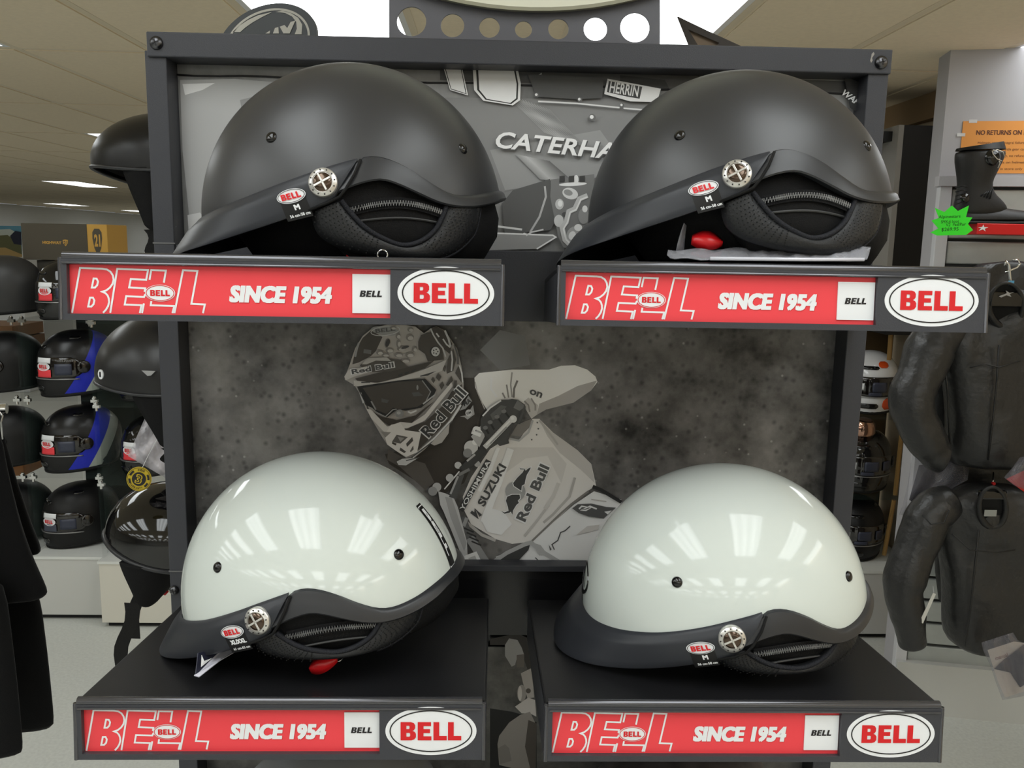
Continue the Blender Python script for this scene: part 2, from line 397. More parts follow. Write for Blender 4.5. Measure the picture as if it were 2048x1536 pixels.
# ================================================================ signed shelves
SW, SD, SH, TILT = .378, .2986, .057, .082
M_LIP = mat('shelf_lip_gloss', rgb(84, 84, 88), .13, metal=.6, spec=1.0)
def crop5(x, y):     # big-letter artwork, drawn on the left upper sign, in fractions of the face
    return ((x - 33) / 1985, (y - 45 - .0125 * (x - 33)) / 288)
def shelf(x0, yf, z, label, yaw=0, roll=0, wscale=1):
    W = SW * wscale
    R = Matrix.Rotation(-TILT, 3, 'X')
    R = Matrix.Rotation(yaw, 3, 'Z') @ Matrix.Rotation(-roll, 3, 'Y') @ R
    s = empty('display_shelf', Vector((x0, yf, z)), R, label=label, cat='shelf', group='signed helmet shelves')
    # body: tray open below, slightly set down behind the lip
    b = MB()
    b.box(0, .006, -.010, W, SD, -.004)
    b.build('shelf_top', M_SHELFTOP, s, bevel=.002)
    b = MB(); b.box(.0, .006, -SH + .002, .004, SD, -.010); b.box(W - .004, .006, -SH + .002, W, SD, -.010); b.box(.004, SD - .004, -SH + .01, W - .004, SD, -.01)
    b.build('shelf_side', M_BLACKM, s)
    # front bezel with window
    b = MB(); fx0, fx1, fz0, fz1 = .019 * W, .741 * W, -.905 * SH, -.17 * SH
    b.box(0, 0, -SH, W, .008, fz0); b.box(0, 0, fz1, W, .008, -.005); b.box(0, 0, fz0, fx0, .008, fz1); b.box(fx1, 0, fz0, W, .008, fz1)
    b.build('front_bezel', M_BLACKM, s)
    b = MB(); b.tube([(.003, .0038, -.0030), (W - .003, .0038, -.0030)], .0040, 14); b.tube([(.004, -.0004, -.0085), (W - .004, -.0004, -.0085)], .0011, 8)
    b.tube([(.0015, .002, -.004), (.0015, .001, -SH)], .0022, 8); b.tube([(W - .0015, .002, -.004), (W - .0015, .001, -SH)], .0022, 8)
    b.build('front_lip', M_LIP, s, smooth=True)
    # red sign insert
    YI = .0055
    fn = lambda dy: (lambda u, v, d: Vector((u * W, YI - dy, -v * SH)))
    b = MB(); b.box(fx0 - .001, YI, fz0 - .001, fx1 + .001, .0075, fz1 + .001)
    ins = b.build('sign_insert', M_RED, s)
    def draw(name, m_, fnc, parent=ins):
        b = MB(); fnc(b); return b.build(name, m_, parent, recalc=False)
    def big(b):
        f = fn(.0003)
        for P, cl in (([(78, 304), (118, 110), (215, 113), (236, 116), (252, 126), (262, 142), (265, 160), (260, 178), (248, 194), (232, 206), (214, 212), (228, 218), (237, 228), (242, 242), (243, 257), (238, 274), (228, 290), (215, 303)], 0),
                      ([(177, 155), (168, 194), (182, 194), (192, 184), (196, 168), (190, 156)], 1), ([(159, 238), (150, 276), (164, 276), (174, 266), (178, 250), (172, 238)], 1),
                      ([(247, 303), (282, 113), (418, 118), (409, 160), (341, 157), (333, 193), (404, 197), (401, 212)], 0), ([(404, 222), (398, 234), (319, 231), (312, 267), (386, 270), (378, 304)], 0),
                      ([(388, 304), (397, 262)], 0), ([(424, 160), (432, 118), (497, 120), (487, 172)], 0), ([(430, 252), (427, 270), (532, 273), (523, 304)], 0),
                      ([(532, 304), (573, 118), (637, 121), (608, 263), (668, 266), (659, 304)], 0)):
            Q = [(u, min(v, .895)) for u, v in [crop5(*p) for p in P]]
            Q = [(u * W, v * SH) for u, v in Q]
            for q in ribbon(Q, .0016, cl): b.prism(q, lambda u, v, d: Vector((u, YI - .0003, -v)), None, 0)
    draw('letter_outline', M_WHITE, big)
    cu, cv = crop5(470, 217); ex, ey = 67 / 1985 * W, 36 / 288 * SH
    fl = lambda dy: (lambda u, v, d: Vector((cu * W + u, YI - dy, -cv * SH + v)))
    draw('small_oval', M_WHITE, lambda b: b.prism(ellipse(0, 0, ex, ey), fl(.0005), None, 0))
    draw('small_oval_ring', M_LOGORED, lambda b: [b.prism(q, fl(.0007), None, 0) for q in ribbon(ellipse(0, 0, ex * .92, ey * .90), .0006, True)])
    draw('small_oval_letters', M_LOGORED, lambda b: put_bell(b, 0, 0, ex * 1.3, ey * .72, fl(.0008)))
    cs = ((crop5(790, 222)[0] + crop5(1262, 222)[0]) / 2, crop5(1026, 223)[1])
    fs = lambda u, v, d: Vector((cs[0] * W + u - .0032, YI - .0004, -cs[1] * SH + v))
    draw('sign_lettering', M_WHITE, lambda b: put_text(b, 'SINCE 1954', 0, 0, .0875, .0150, fs, skew=.14, bold=.02, fat=.055, space=1.04))
    fs2 = lambda u, v, d: Vector((cs[0] * W + u - .0027, YI - .0002, -cs[1] * SH + v - .0005))
    draw('lettering_shadow', M_LOGORED, lambda b: put_text(b, 'SINCE 1954', 0, 0, .0875, .0150, fs2, skew=.14, bold=.02, fat=.055, space=1.04))
    q0, q1 = .6535, .7395; va, vb = .245, .835
    b = MB(); b.box(q0 * W, YI - .0012, -vb * SH, q1 * W, YI - .0002, -va * SH)
    cardq = b.build('white_card', M_WHITE, ins)
    fq = lambda u, v, d: Vector(((q0 + q1) / 2 * W + u, YI - .0015, -(va + vb) / 2 * SH + v))
    draw('card_lettering', M_LOGOBLACK, lambda b: put_bell(b, 0, 0, .019, .0055, fq, skew=.22), cardq)
    # oval emblem
    ox, oz = .867 * W, -.515 * SH; A, Bq = .0417, .0228
    fo = lambda dy: (lambda u, v, d: Vector((ox + u, -dy + d, oz + v)))
    b = MB(); b.prism(ellipse(0, 0, A, Bq, 64), fo(.0004), .001, 0); em = b.build('oval_emblem', M_WHITE, s)
    draw('emblem_ring', M_LOGOBLACK, lambda b: [b.prism(q, fo(.0007), None, 0) for q in ribbon(ellipse(0, 0, A * .895, Bq * .845, 64), .0011, True)], em)
    draw('emblem_letters', M_LOGORED, lambda b: put_bell(b, 0, 0, .0555, .0172, fo(.0008)), em)
    return s
shelf(-.4023, -.295, RZ - .2449, 'black shelf with red sign, upper left of the rack', .008, 0, 1.004)
shelf(.0243, -.277, RZ - .2449, 'black shelf with red sign, upper right of the rack', -.024, 0, 1.012)
shelf(-.4084, -.3085, RZ - .6457, 'black shelf with red sign, lower left of the rack', -.008, .007, .99)
shelf(.0206, -.3098, RZ - .6457, 'black shelf with red sign, lower right of the rack', .008, -.006, .99)
# ================================================================ half helmets with visor
HA, HB, HC = .1508, .1214, .1519
RIM = [(0, -.005), (18, -.005), (36, .0016), (51, .0105), (60, .017), (75, .030), (85, .039), (97, .048), (102, .0503), (108, .0477), (115, .040), (121, .031), (128, .0222), (134, .0190), (144, .0205), (160, .026), (180, .029)]
TRB = [(88, .016), (92, .021), (98, .0270), (104, .0298), (109, .0268), (116, .0195), (124, .0118), (132, .0088), (142, .0098), (154, .0145), (163, .019), (180, .021)]
VSB = [(0, -.046), (15, -.043), (30, -.036), (44, -.0275), (61, -.0148), (74, -.0037), (84, .006), (92, .0145), (100, .02)]
VSE = [(0, .030), (15, .029), (30, .022), (45, .011), (60, .003), (75, -.0015), (92, -.0025)]
def sf(ph, z, off=0):      # point of the helmet's surface: ph in degrees, 0 = brow (-x), 90 = near side (-y)
    A, Bb, Cc = HA + off, HB + off, HC + off; p = radians(ph)
    s = sqrt(max(0, 1 - (z / Cc) ** 2)) if z >= 0 else 1 - .10 * (-z / .08) ** 2
    return Vector((-A * cos(p) * s, -Bb * sin(p) * s, z))
def sym(ph):
    ph = ph % 360
    return ph if ph <= 180 else 360 - ph
def patch(b, fn, u0, u1, v0, v1, nu, nv, thick=.0):   # fn(u, v, layer)
    rows = [[fn(lerp(u0, u1, i / nu), lerp(v0, v1, j / nv)) for i in range(nu + 1)] for j in range(nv + 1)]
    b.grid(rows)
M_SHELLK = mat('matte_black_shell', rgb(44, 45, 48), .40, spec=.85)
M_SHELLW = mat('gloss_white_shell', rgb(215, 222, 217), .07, spec=.55, coat=0)
M_VISORK = mat('matte_visor_plastic', rgb(48, 50, 55), .38, spec=.45)
M_TRIMK = mat('rubber_edge_trim', rgb(42, 43, 46), .36, spec=.6)
M_LINER = mat('black_neoprene', rgb(17, 17, 18), .75, spec=.25, bump=.3, bscale=900)
M_PAD = mat('black_leatherette', rgb(30, 31, 33), .45, spec=.45, bump=.2, bscale=500)
M_BIND = mat('stitched_binding', rgb(34, 35, 40), .7, spec=.3, bump=.6, bscale=900)
M_HOLE = mat('perforation_dark', rgb(6), .9)
M_BADGE = mat('badge_steel', rgb(222, 220, 216), .3, metal=.75)
M_BADGE2 = mat('badge_bronze', rgb(96, 82, 72), .18, metal=.9)
M_BUTTON = mat('black_button', rgb(16, 15, 15), .12, spec=.7)
M_DECAL = mat('size_label_black', rgb(16, 16, 17), .4)
M_WEB = mat('webbing', rgb(18), .8, bump=.5, bscale=800)
def visor_pt(ph, t, off=0):    # t 0 = at the shell, 1 = lower outer lip
    q = sym(ph); zt = curve(RIM, q) + .0015; zb = curve(VSB, q); e = curve(VSE, q)
    z = lerp(zt, zb, t)
    o = curve([(0, .0006), (.03, .0030), (.10, .0042), (.26, .0072), (.32, .0076), (1, .0080)], t) + e * t ** 1.6
    if q < 60: o += .004 * sin(pi * min(1, t)) * (1 - q / 60)
    return sf(ph, z, o + off)
def half_helmet(name, shellM, label, size_txt, size_txt2, rear=False, vent=False, group=None, squash=1.0):
    sq = lambda z: z if z > .012 else .012 + (z - .012) * squash
    h = empty(name, label=label, cat='helmet', group=group)
    # shell
    b = MB(); N = 120; rows = []
    for j in range(31):
        t = j / 30; row = []
        for i in range(N):
            ph = 360 * i / N; zr = curve(RIM, sym(ph)) - .004
            th0 = math.acos(max(-1, min(1, max(zr, 0) / HC)))
            if zr >= 0: th = t * th0; z = HC * cos(th); P = sf(ph, z) if t > 0 else Vector((0, 0, HC))
            else:
                if t < .96: z = HC * cos(t / .96 * pi / 2)
                else: z = zr * (t - .96) / .04
                P = sf(ph, z) if t > 0 else Vector((0, 0, HC))
            row.append(P)
        rows.append(row)
    b.grid(rows, closeu=True)
    b.build('shell', shellM, h, smooth=2)
    # rubber edge trim from seam to seam round the back
    b = MB(); rows = []
    for i in range(73):
        ph = lerp(88, 272, i / 72); q = sym(ph); z1 = curve(RIM, q) + .0012; z0 = curve(TRB, q)
        if q < 97: z1 = min(z1, lerp(z0, z1, (q - 86) / 11))
        ring = [sf(ph, z1, .0004), sf(ph, z1 - .0012, .0034), sf(ph, lerp(z1, z0, .3), .0048), sf(ph, lerp(z1, z0, .7), .0056), sf(ph, z0 + .0015, .0062), sf(ph, z0, .0050), sf(ph, z0 + .001, -.004), sf(ph, z1 - .002, -.004)]
        rows.append(ring)
    b.loft(rows); b.build('edge_trim', M_TRIMK, h, smooth=True)
    # visor band
    b = MB(); rows = []
    for i in range(81):
        ph = lerp(-96, 96, i / 80)
        def V(t, off=0):
            q = abs(ph)
            if q > 88: # slanting end along the seam
                tt = t * lerp(1, .0, (q - 88) / 8.5)
            else: tt = t
            return visor_pt(ph, tt, off)
        rows.append([V(t) for t in (0, .03, .1, .2, .26, .32, .45, .65, .8, .95)] + [V(1, -.0008), V(1, -.003), V(.8, -.0045), V(.4, -.0045), V(.05, -.003)])
    b.loft(rows); b.build('visor', M_VISORK, h, smooth=True)
    for s in (1, -1):
        b = MB(); b.tube([sf(s * 97.2, .0475, .005), sf(s * 95, .034, .0075), sf(s * 92.3, .0215, .0082), sf(s * 90.2, .0142, .008), sf(s * 86, .0085, .0075), sf(s * 80, .0025, .0055)], .0013, 6); b.build('visor_seam', M_HOLE, h, smooth=2)
    # inner liner and ear curtains
    b = MB(); rows = []
    for j in range(9):
        t = j / 8; rows.append([sf(360 * i / 60, lerp(curve(RIM, sym(360 * i / 60)) + .006, .11, t), -.012) for i in range(60)])
    rows.append([Vector((0, 0, .125))] * 60)
    b.grid(rows, closeu=True); b.build('inner_padding', M_LINER, h, smooth=2)
    b = MB(); rows = []
    for j in range(5):
        t = j / 4; row = []
        for i in range(60):
            ph = 6 * i; q = sym(ph); top = curve(RIM, q) + .006; low = sq(lerp(-.006, -.043, min(1, max(0, (q - 14) / 22))))
            row.append(sf(ph, lerp(top, low, t), -.016 - .010 * t - .010 * t * t))
        rows.append(row)
    k = b.grid(rows, closeu=True); b.cap(k + 240, 60); b.build('comfort_liner', M_LINER, h, smooth=2)
    b = MB(); rows = []
    ZB = sq(-.047)
    for i in range(61):
        ph = lerp(84, 276, i / 60); q = sym(ph); zt = curve(TRB, max(q, 88)) + .008
        taper = min(1, (q - 80) / 14)
        zb = lerp(-.012 * squash, ZB, taper)
        prof = []
        for t, o in ((0, -.006), (.15, -.006), (.35, -.005), (.6, -.005), (.8, -.009), (.95, -.018), (1, -.026)):
            wob = .0022 * sin(t * 22) * max(0, (q - 140) / 40)
            prof.append(sf(ph, lerp(zt, zb, t), o + wob))
        prof += [sf(ph, zb + .004, -.04), sf(ph, zt, -.03)]
        rows.append(prof)
    b.loft(rows); b.build('ear_curtain', M_LINER, h, smooth=2)
    PIN = [(90.5, .0115), (94, 0), (98.3, -.0115), (104, -.0205), (111.3, -.0268), (117.9, -.0232), (123.4, -.0133), (126.3, -.002), (128.5, .0095)]
    POUT = [(80, .000), (82, -.018), (90, -.031), (104.5, -.0385), (121, -.0405), (133, -.035), (143.5, -.019), (147, -.006), (149, .010)]
    ZIP = [(93.6, .0035), (98, .0064), (101.6, .0085), (106, .0102), (111.1, .0108), (116, .0098), (119.5, .0083), (124, .0056), (127.7, .003)]
    def seq(T, n):
        X = [(i, p[0]) for i, p in enumerate(T)]; Z = [(i, p[1]) for i, p in enumerate(T)]
        return [(curve(X, k * (len(T) - 1) / n), sq(curve(Z, k * (len(T) - 1) / n))) for k in range(n + 1)]
    for s in (1, -1):
        # perforated ear pad
        a = seq(PIN, 40); c_ = seq(POUT, 40); b = MB(); rows = []
        for (p1, z1), (p2, z2) in zip(a, c_):
            rows.append([sf(s * lerp(p1, p2, t), lerp(z1, z2, t), o) for t, o in ((0, -.006), (0, .0005), (.25, .0028), (.5, .0034), (.75, .0026), (1, -.002), (1, -.012))])
        b.loft(rows); pad = b.build('ear_pad', M_PAD, h, smooth=2)
        b = MB(); b.tube([sf(s * p, z, .001) for p, z in a], .0024, 6); b.build('pad_binding', M_BIND, pad, smooth=2)
        b = MB(); b.tube([sf(s * p, z, -.003) for p, z in c_[22:]], .0018, 6); b.build('pad_binding', M_BIND, pad, smooth=2)
        if s == 1:   # rows of small holes
            b = MB()
            for i in list(range(1, 15)) + list(range(24, 40)):
                for j in range(1, 9):
                    t = (j + (.5 if i % 2 else 0)) / 9.5
                    if t > .93: continue
                    (p1, z1), (p2, z2) = a[i], c_[i]
                    p, z = lerp(p1, p2, t), lerp(z1, z2, t)
                    P = [sf(p + .28 * cos(q), z + .0006 * sin(q), .0040) for q in [2 * pi * k / 6 for k in range(6)]]
                    k0 = b.pts(P); b.cap(k0, 6)
            b.build('perforation', M_HOLE, pad, recalc=False, kind='stuff')
        # zip
        zz = seq(ZIP, 84); b = MB()
        for k, (p, z) in enumerate(zz):
            P = sf(s * p, z, -.0005); n_ = (sf(s * p, z, 0) - sf(s * p, z, -.01)).normalized(); tdir = (sf(s * (p + .5), z) - P); tdir.normalize(); up = n_.cross(tdir).normalized()
            M = Matrix((tdir, n_, up)).transposed().to_4x4(); M.translation = P + up * (.0009 if k % 2 else -.0009)
            b.box(-.00035, -.0008, -.0015, .00035, .0012, .0015, M)
        zp = b.build('zip', mat('zip_teeth', rgb(112), .28, spec=.9), h)
        b = MB(); rows = [[sf(s * p, z + dz, -.0022) for dz in (-.005, -.0028, 0, .0028, .005)] for p, z in zz]; b.grid(rows); b.build('zip_tape', M_FABRIC, zp, smooth=2)
        b = MB(); b.tube([sf(s * lerp(95, 128, k / 20), -.0065 + .004 * sin(pi * k / 20), -.004) for k in range(21)], .0011, 6); b.build('piping', mat('piping_grey', rgb(60), .5), zp)
        # pivot badge
        P = visor_pt(s * 85, .42, .0005); n_ = Vector((0, -s, .05)); n_ = (visor_pt(s * 85, .42, .01) - visor_pt(s * 85, .42, 0)); n_.z = .0015; n_.normalize()
        M = n_.to_track_quat('Z', 'Y').to_matrix().to_4x4(); M.translation = P
        b = MB(); b.lathe([(.0128, -.004), (.0130, .001), (.0122, .0022), (.0092, .0034), (.0088, .0026), (.0001, .0026)], M, 36, caps=False); bd = b.build('pivot_badge', M_BADGE, h, smooth=True)
        b = MB(); b.lathe([(.0086, .0024), (.0078, .0036), (.005, .0044), (.0001, .0047)], M, 28, caps=False); b.build('badge_centre', M_BADGE2, bd, smooth=2)
        b = MB()
        for q in (.5, .5 + pi / 2): b.box(-.0082, -.0009, .003, .0082, .0009, .0052, M @ Matrix.Rotation(q, 4, 'Z'))
        b.build('badge_cross', M_BADGE, bd, bevel=.0003)
        b = MB()
        for k in range(12): b.lathe([(.0007, .0028), (.0006, .0036)], M @ Matrix.Translation((.0109 * cos(pi * k / 6 + .2), .0109 * sin(pi * k / 6 + .2), 0)), 8)
        b.build('badge_rivets', M_LOGOBLACK, bd)
        # shell buttons
        for p, z in ((62, .0677), (143.5, .0646)):
            P = sf(s * p, z); n_ = Vector((P.x / HA**2, P.y / HB**2, P.z / HC**2)).normalized()
            M = n_.to_track_quat('Z', 'Y').to_matrix().to_4x4(); M.translation = P
            b = MB(); b.lathe([(.0054, -.002), (.0054, .0004), (.0044, .0018), (.0025, .0026), (.0001, .0029)], M, 18, caps=False); b.build('shell_button', M_BUTTON, h, smooth=2)
    # size sticker on the near side of the visor band
    p0, t0 = 74.6, .46
    R_ = .124; sl = .30
    def sfn(off):
        def f(u, v, d):
            ca, sa = cos(sl), sin(sl); a_, b_ = u * ca - v * sa, u * sa + v * ca
            ph = p0 + math.degrees(a_ / R_); q = sym(ph)
            zt = curve(RIM, q) + .0015; zb = curve(VSB, q)
            zc = .0145
            return visor_pt(ph, (zt - (zc + b_)) / (zt - zb), off)
        return f
    b = MB(); nn = 14
    rows = [[sfn(.0003)(lerp(-.0095, .0095, i / nn), lerp(-.0205, .002, j / 10), 0) for i in range(nn + 1)] for j in range(11)]
    b.grid(rows); st = b.build('size_sticker', M_DECAL, h, smooth=2)
    b = MB()
    for k in range(4): b.prism(ellipse(0, 0, .0108, .0062, 40), sfn(.0012), None, 0) if k == 0 else None
    b.build('sticker_oval', M_WHITE, st, recalc=False)
    b = MB()
    for q in ribbon(ellipse(0, 0, .0099, .0054, 40), .00045, True): b.prism(q, sfn(.0015), None, 0)
    b.build('sticker_oval_ring', M_LOGOBLACK, st, recalc=False)
    b = MB(); put_bell(b, 0, 0, .0145, .0054, sfn(.0018)); b.build('sticker_letters', M_LOGORED, st, recalc=False)
    b = MB(); put_text(b, size_txt, .001, -.0102, .0042 if len(size_txt) < 3 else .0145, .0048, sfn(.0006), fat=.06)
    put_text(b, size_txt2, .001, -.0170, .0150, .0026, sfn(.0006), fat=.04); b.build('sticker_size_text', M_WHITE, st, recalc=False)
    if rear:   # long rear label
        def rf(off):
            return lambda u, v, d: sf(177 + math.degrees(u / .14), .062 + v, off)
        b = MB(); rows = [[rf(.0004)(lerp(-.012, .004, i / 6), lerp(-.034, .034, j / 10), 0) for i in range(7)] for j in range(11)]; b.grid(rows)
        rl = b.build('rear_label', M_DECAL, h, smooth=2)
        b = MB()
        for q in ribbon([(-.0105, -.032), (.003, -.032), (.003, .032), (-.0105, .032)], .0008, True): b.prism(q, rf(.0007), None, 0)
        put_text(b, 'BELL', -.0038, .004, .050, .007, rf(.0007), rot=-pi / 2, bold=.05)
        b.build('rear_label_print', M_WHITE, rl, recalc=False)
    if vent:   # oval badge on the brow
        b = MB(); f = lambda u, v, d: sf(math.degrees(u / .15), .022 + v, d)
        b.prism(ellipse(0, 0, .030, .016, 40), f, -.002, .0012); v_ = b.build('brow_badge', M_BUTTON, h, smooth=True)
        b = MB(); put_bell(b, 0, 0, .036, .011, lambda u, v, d: sf(math.degrees(u / .15), .022 + v, .0016)); b.build('brow_badge_letters', mat('badge_grey', rgb(120), .4), v_, recalc=False)
    # chin strap folded under the helmet, ends in a red quick-release tab
    b = MB(); b.tube([(-.03, -.05, -.02), (-.02, -.06, -.036), (.01, -.055, -.043), (.03, -.05, -.043)], [.008, .008, .008, .006], 8, flat=.35); b.build('chin_strap', M_WEB, h, smooth=2)
    return h
def pose(h, x, y, z, yaw, pit, rol):
    h.matrix_world = Matrix.Translation((x, y, RZ + z)) @ Matrix.Rotation(radians(yaw), 4, 'Z') @ Matrix.Rotation(radians(pit), 4, 'Y') @ Matrix.Rotation(radians(rol), 4, 'X')
hTL = half_helmet('half_helmet', M_SHELLK, 'matte black half helmet on the upper left shelf', 'M', '56 cm-58 cm', group='half helmets on the rack')
pose(hTL, -.1749, -.1369, -.2082, 2.53, -.25, -.43)
hTR = half_helmet('half_helmet', M_SHELLK, 'matte black half helmet above the clear bag on the upper right shelf', 'M', '56 cm-58 cm', group='half helmets on the rack')
pose(hTR, .2155, -.1495, -.2073, -9.74, -.25, -6.5)
hWL = half_helmet('half_helmet', M_SHELLW, 'glossy white half helmet sized XL/XXL on the lower left shelf', 'XL/XXL', '61 cm-63 cm', rear=True, squash=.62, group='half helmets on the rack')
pose(hWL, -.2098, -.1566, -.6040, -10.2, -5.6, 1.6)
hWR = half_helmet('half_helmet', M_SHELLW, 'glossy white half helmet with dark brow badge on the lower right shelf', 'M', '56 cm-58 cm', vent=True, squash=.56, group='half helmets on the rack')
pose(hWR, .2215, -.1581, -.6105, -4.63, -.36, 4.97)
def local(h, P): return h.matrix_world.inverted() @ Vector(P)
M_REDTAB = mat('red_release_tab', rgb(205, 24, 30), .3, spec=.6)
def red_tab(h, px, Y, ln=.028, wd=.011, ang=0, tilt=.3):
    P = local(h, at(px[0], px[1], Y)); b = MB(); rows = []
    for i in range(13):
        t = i / 12; wv = wd * sin(pi * (t * .82 + .12)) ** .7
        x = (t - .5) * ln
        rows.append([(x, -wv, .0022 * sin(pi * t)), (x, 0, .0036 + .0022 * sin(pi * t)), (x, wv, .0022 * sin(pi * t)), (x, 0, -.0012)])
    b.loft(rows); M = Matrix.Translation(P) @ Matrix.Rotation(ang, 4, 'Y') @ Matrix.Rotation(tilt, 4, 'X')
    b.v = [tuple(M @ Vector(p)) for p in b.v]
    b.build('release_tab', M_REDTAB, h, smooth=2, label='red quick release tab')
red_tab(hTR, (1414, 483), -.245, .028, .0095, 0.1, 1.3)
red_tab(hTL, (722, 512), -.235, .026, .008, 0, 1.1)
red_tab(hWL, (648, 1328), -.262, .030, .009, -.35, .9)
b = MB()
for k, (q, s) in enumerate((((676, 1314), (686, 1304)), ((680, 1322), (690, 1312)))): b.tube([local(hWL, at(660, 1325, -.257)), local(hWL, at(*q, -.25)), local(hWL, at(*s, -.245))], .0008, 6)
b.build('buckle_wire', M_CHROME, hWL, smooth=2)
b = MB(); P = local(hTL, at(765, 510, -.255)); b.tube([P + Vector((.0045 * cos(a), 0, .0045 * sin(a))) for a in [2 * pi * k / 20 for k in range(20)]], .0008, 6, closed=True); b.build('d_ring', M_CHROME, hTL, smooth=2)
# helmets stored on the next tier below (only their crowns show)
def booklet():
    f = lambda x, y, Y: at(x, y, Y)
    t = empty('folded_leaflet', at(430, 1330, -.25), label='folded clear-wrapped leaflet sticking out under the white helmet visor', cat='leaflet')
    def g(n, P, m_, th=.0008):
        b = MB(); Q = [Vector(p) - t.location for p in P]
        nn = (Q[1] - Q[0]).cross(Q[-1] - Q[0]).normalized() * th
        k = b.pts(Q + [q + nn for q in Q]); L_ = len(Q)
        b.face(*range(k, k + L_)); b.face(*[k + L_ + i for i in reversed(range(L_))])
        for i in range(L_): j = (i + 1) % L_; b.face(k + i, k + j, k + L_ + j, k + L_ + i)
        return b.build(n, m_, t)
    z = .0
    g('cover', [at(395, 1306, -.262), at(390, 1350, -.275), at(446, 1300, -.235), at(440, 1294, -.225)], mat('leaflet_navy', rgb(40, 42, 58), .4))
    g('print', [at(402, 1334, -.2712), at(403, 1310, -.2655), at(408, 1322, -.2668), at(424, 1316, -.2592)], M_WHITE, -.0004)
    g('pages', [at(388, 1352, -.276), at(398, 1355, -.278), at(440, 1322, -.255), at(488, 1294, -.228), at(482, 1291, -.222), at(440, 1304, -.24)], mat('leaflet_white', rgb(214, 214, 226), .25, spec=.6))
booklet()
# ================================================================ printed posters in the rack
YP = .036
class Print:
    def __init__(s, Y): s.b = MB(); s.m = []; s.n = 0; s.Y = Y
    def fn(s):
        s.n += 1; Y = s.Y - .00006 * s.n
        return lambda u, v, d: at(u, v, Y)
    def mi(s, M):
        if M not in s.m: s.m.append(M)
        s.b.cur = s.m.index(M)
    def poly(s, P, v, t=0): s.mi(grey(v, t)); s.b.prism(P, s.fn(), None, 0)
    def rib(s, P, w, v, closed=False, t=0):
        s.mi(grey(v, t)); f = s.fn()
        for q in ribbon(P, w, closed): s.b.prism(q, f, None, 0)
    def ell(s, c, rx, ry, v, a=0, t=0): s.poly(ellipse(c[0], c[1], rx, ry, 20, a), v, t)
    def text(s, S, c, wd, ht, v, rot=0, skew=0, t=0, **k):
        s.mi(grey(v, t)); f = s.fn(); put_text(s.b, S, 0, 0, wd, ht, lambda u, w, d: f(c[0] + u, c[1] - w, 0), rot=rot, skew=skew, **k)
    def done(s, name, parent, **k): return s.b.build(name, s.m, parent, recalc=False, **k)
def poster_mat(name, lo, hi, scale, spots=False, stretch=(1, 1, 1), tint=(1, 1, 1)):
    M = bpy.data.materials.new(name); M.use_nodes = True; nt = M.node_tree; B = nt.nodes['Principled BSDF']
    B.inputs['Roughness'].default_value = .42; B.inputs['Specular IOR Level'].default_value = .35
    tc = nt.nodes.new('ShaderNodeTexCoord'); mp = nt.nodes.new('ShaderNodeMapping'); mp.inputs['Scale'].default_value = stretch
    nt.links.new(tc.outputs['Object'], mp.inputs[0])
    n = nt.nodes.new('ShaderNodeTexNoise'); n.inputs['Scale'].default_value = scale; n.inputs['Detail'].default_value = 7; n.inputs['Roughness'].default_value = .62
    nt.links.new(mp.outputs[0], n.inputs['Vector'])
    r = nt.nodes.new('ShaderNodeValToRGB'); e = r.color_ramp.elements
    e[0].position = .30; e[1].position = .72
    e[0].color = tuple(lin(lo) * k for k in tint) + (1,); e[1].color = tuple(lin(hi) * k for k in tint) + (1,)
    nt.links.new(n.outputs[0], r.inputs[0])
    out = r.outputs[0]
    if spots:
        v = nt.nodes.new('ShaderNodeTexVoronoi'); v.inputs['Scale'].default_value = 78; nt.links.new(mp.outputs[0], v.inputs['Vector'])
        r2 = nt.nodes.new('ShaderNodeValToRGB'); r2.color_ramp.elements[0].position = .06; r2.color_ramp.elements[1].position = .34
        r2.color_ramp.elements[0].color = (.16, .16, .16, 1); r2.color_ramp.elements[1].color = (1, 1, 1, 1)
        nt.links.new(v.outputs['Distance'], r2.inputs[0])
        mx = nt.nodes.new('ShaderNodeMix'); mx.data_type = 'RGBA'; mx.blend_type = 'MULTIPLY'; mx.inputs[0].default_value = .62
        nt.links.new(out, mx.inputs[6]); nt.links.new(r2.outputs[0], mx.inputs[7]); out = mx.outputs[2]
        v3 = nt.nodes.new('ShaderNodeTexVoronoi'); v3.inputs['Scale'].default_value = 52; nt.links.new(tc.outputs['Object'], v3.inputs['Vector'])
        r3 = nt.nodes.new('ShaderNodeValToRGB'); r3.color_ramp.elements[0].position = .05; r3.color_ramp.elements[1].position = .10
        r3.color_ramp.elements[0].color = (.22, .22, .21, 1); r3.color_ramp.elements[1].color = (0, 0, 0, 1)
        nt.links.new(v3.outputs['Distance'], r3.inputs[0])
        ad = nt.nodes.new('ShaderNodeMix'); ad.data_type = 'RGBA'; ad.blend_type = 'ADD'; ad.inputs[0].default_value = .8
        nt.links.new(out, ad.inputs[6]); nt.links.new(r3.outputs[0], ad.inputs[7]); out = ad.outputs[2]
    nt.links.new(out, B.inputs['Base Color'])
    return M
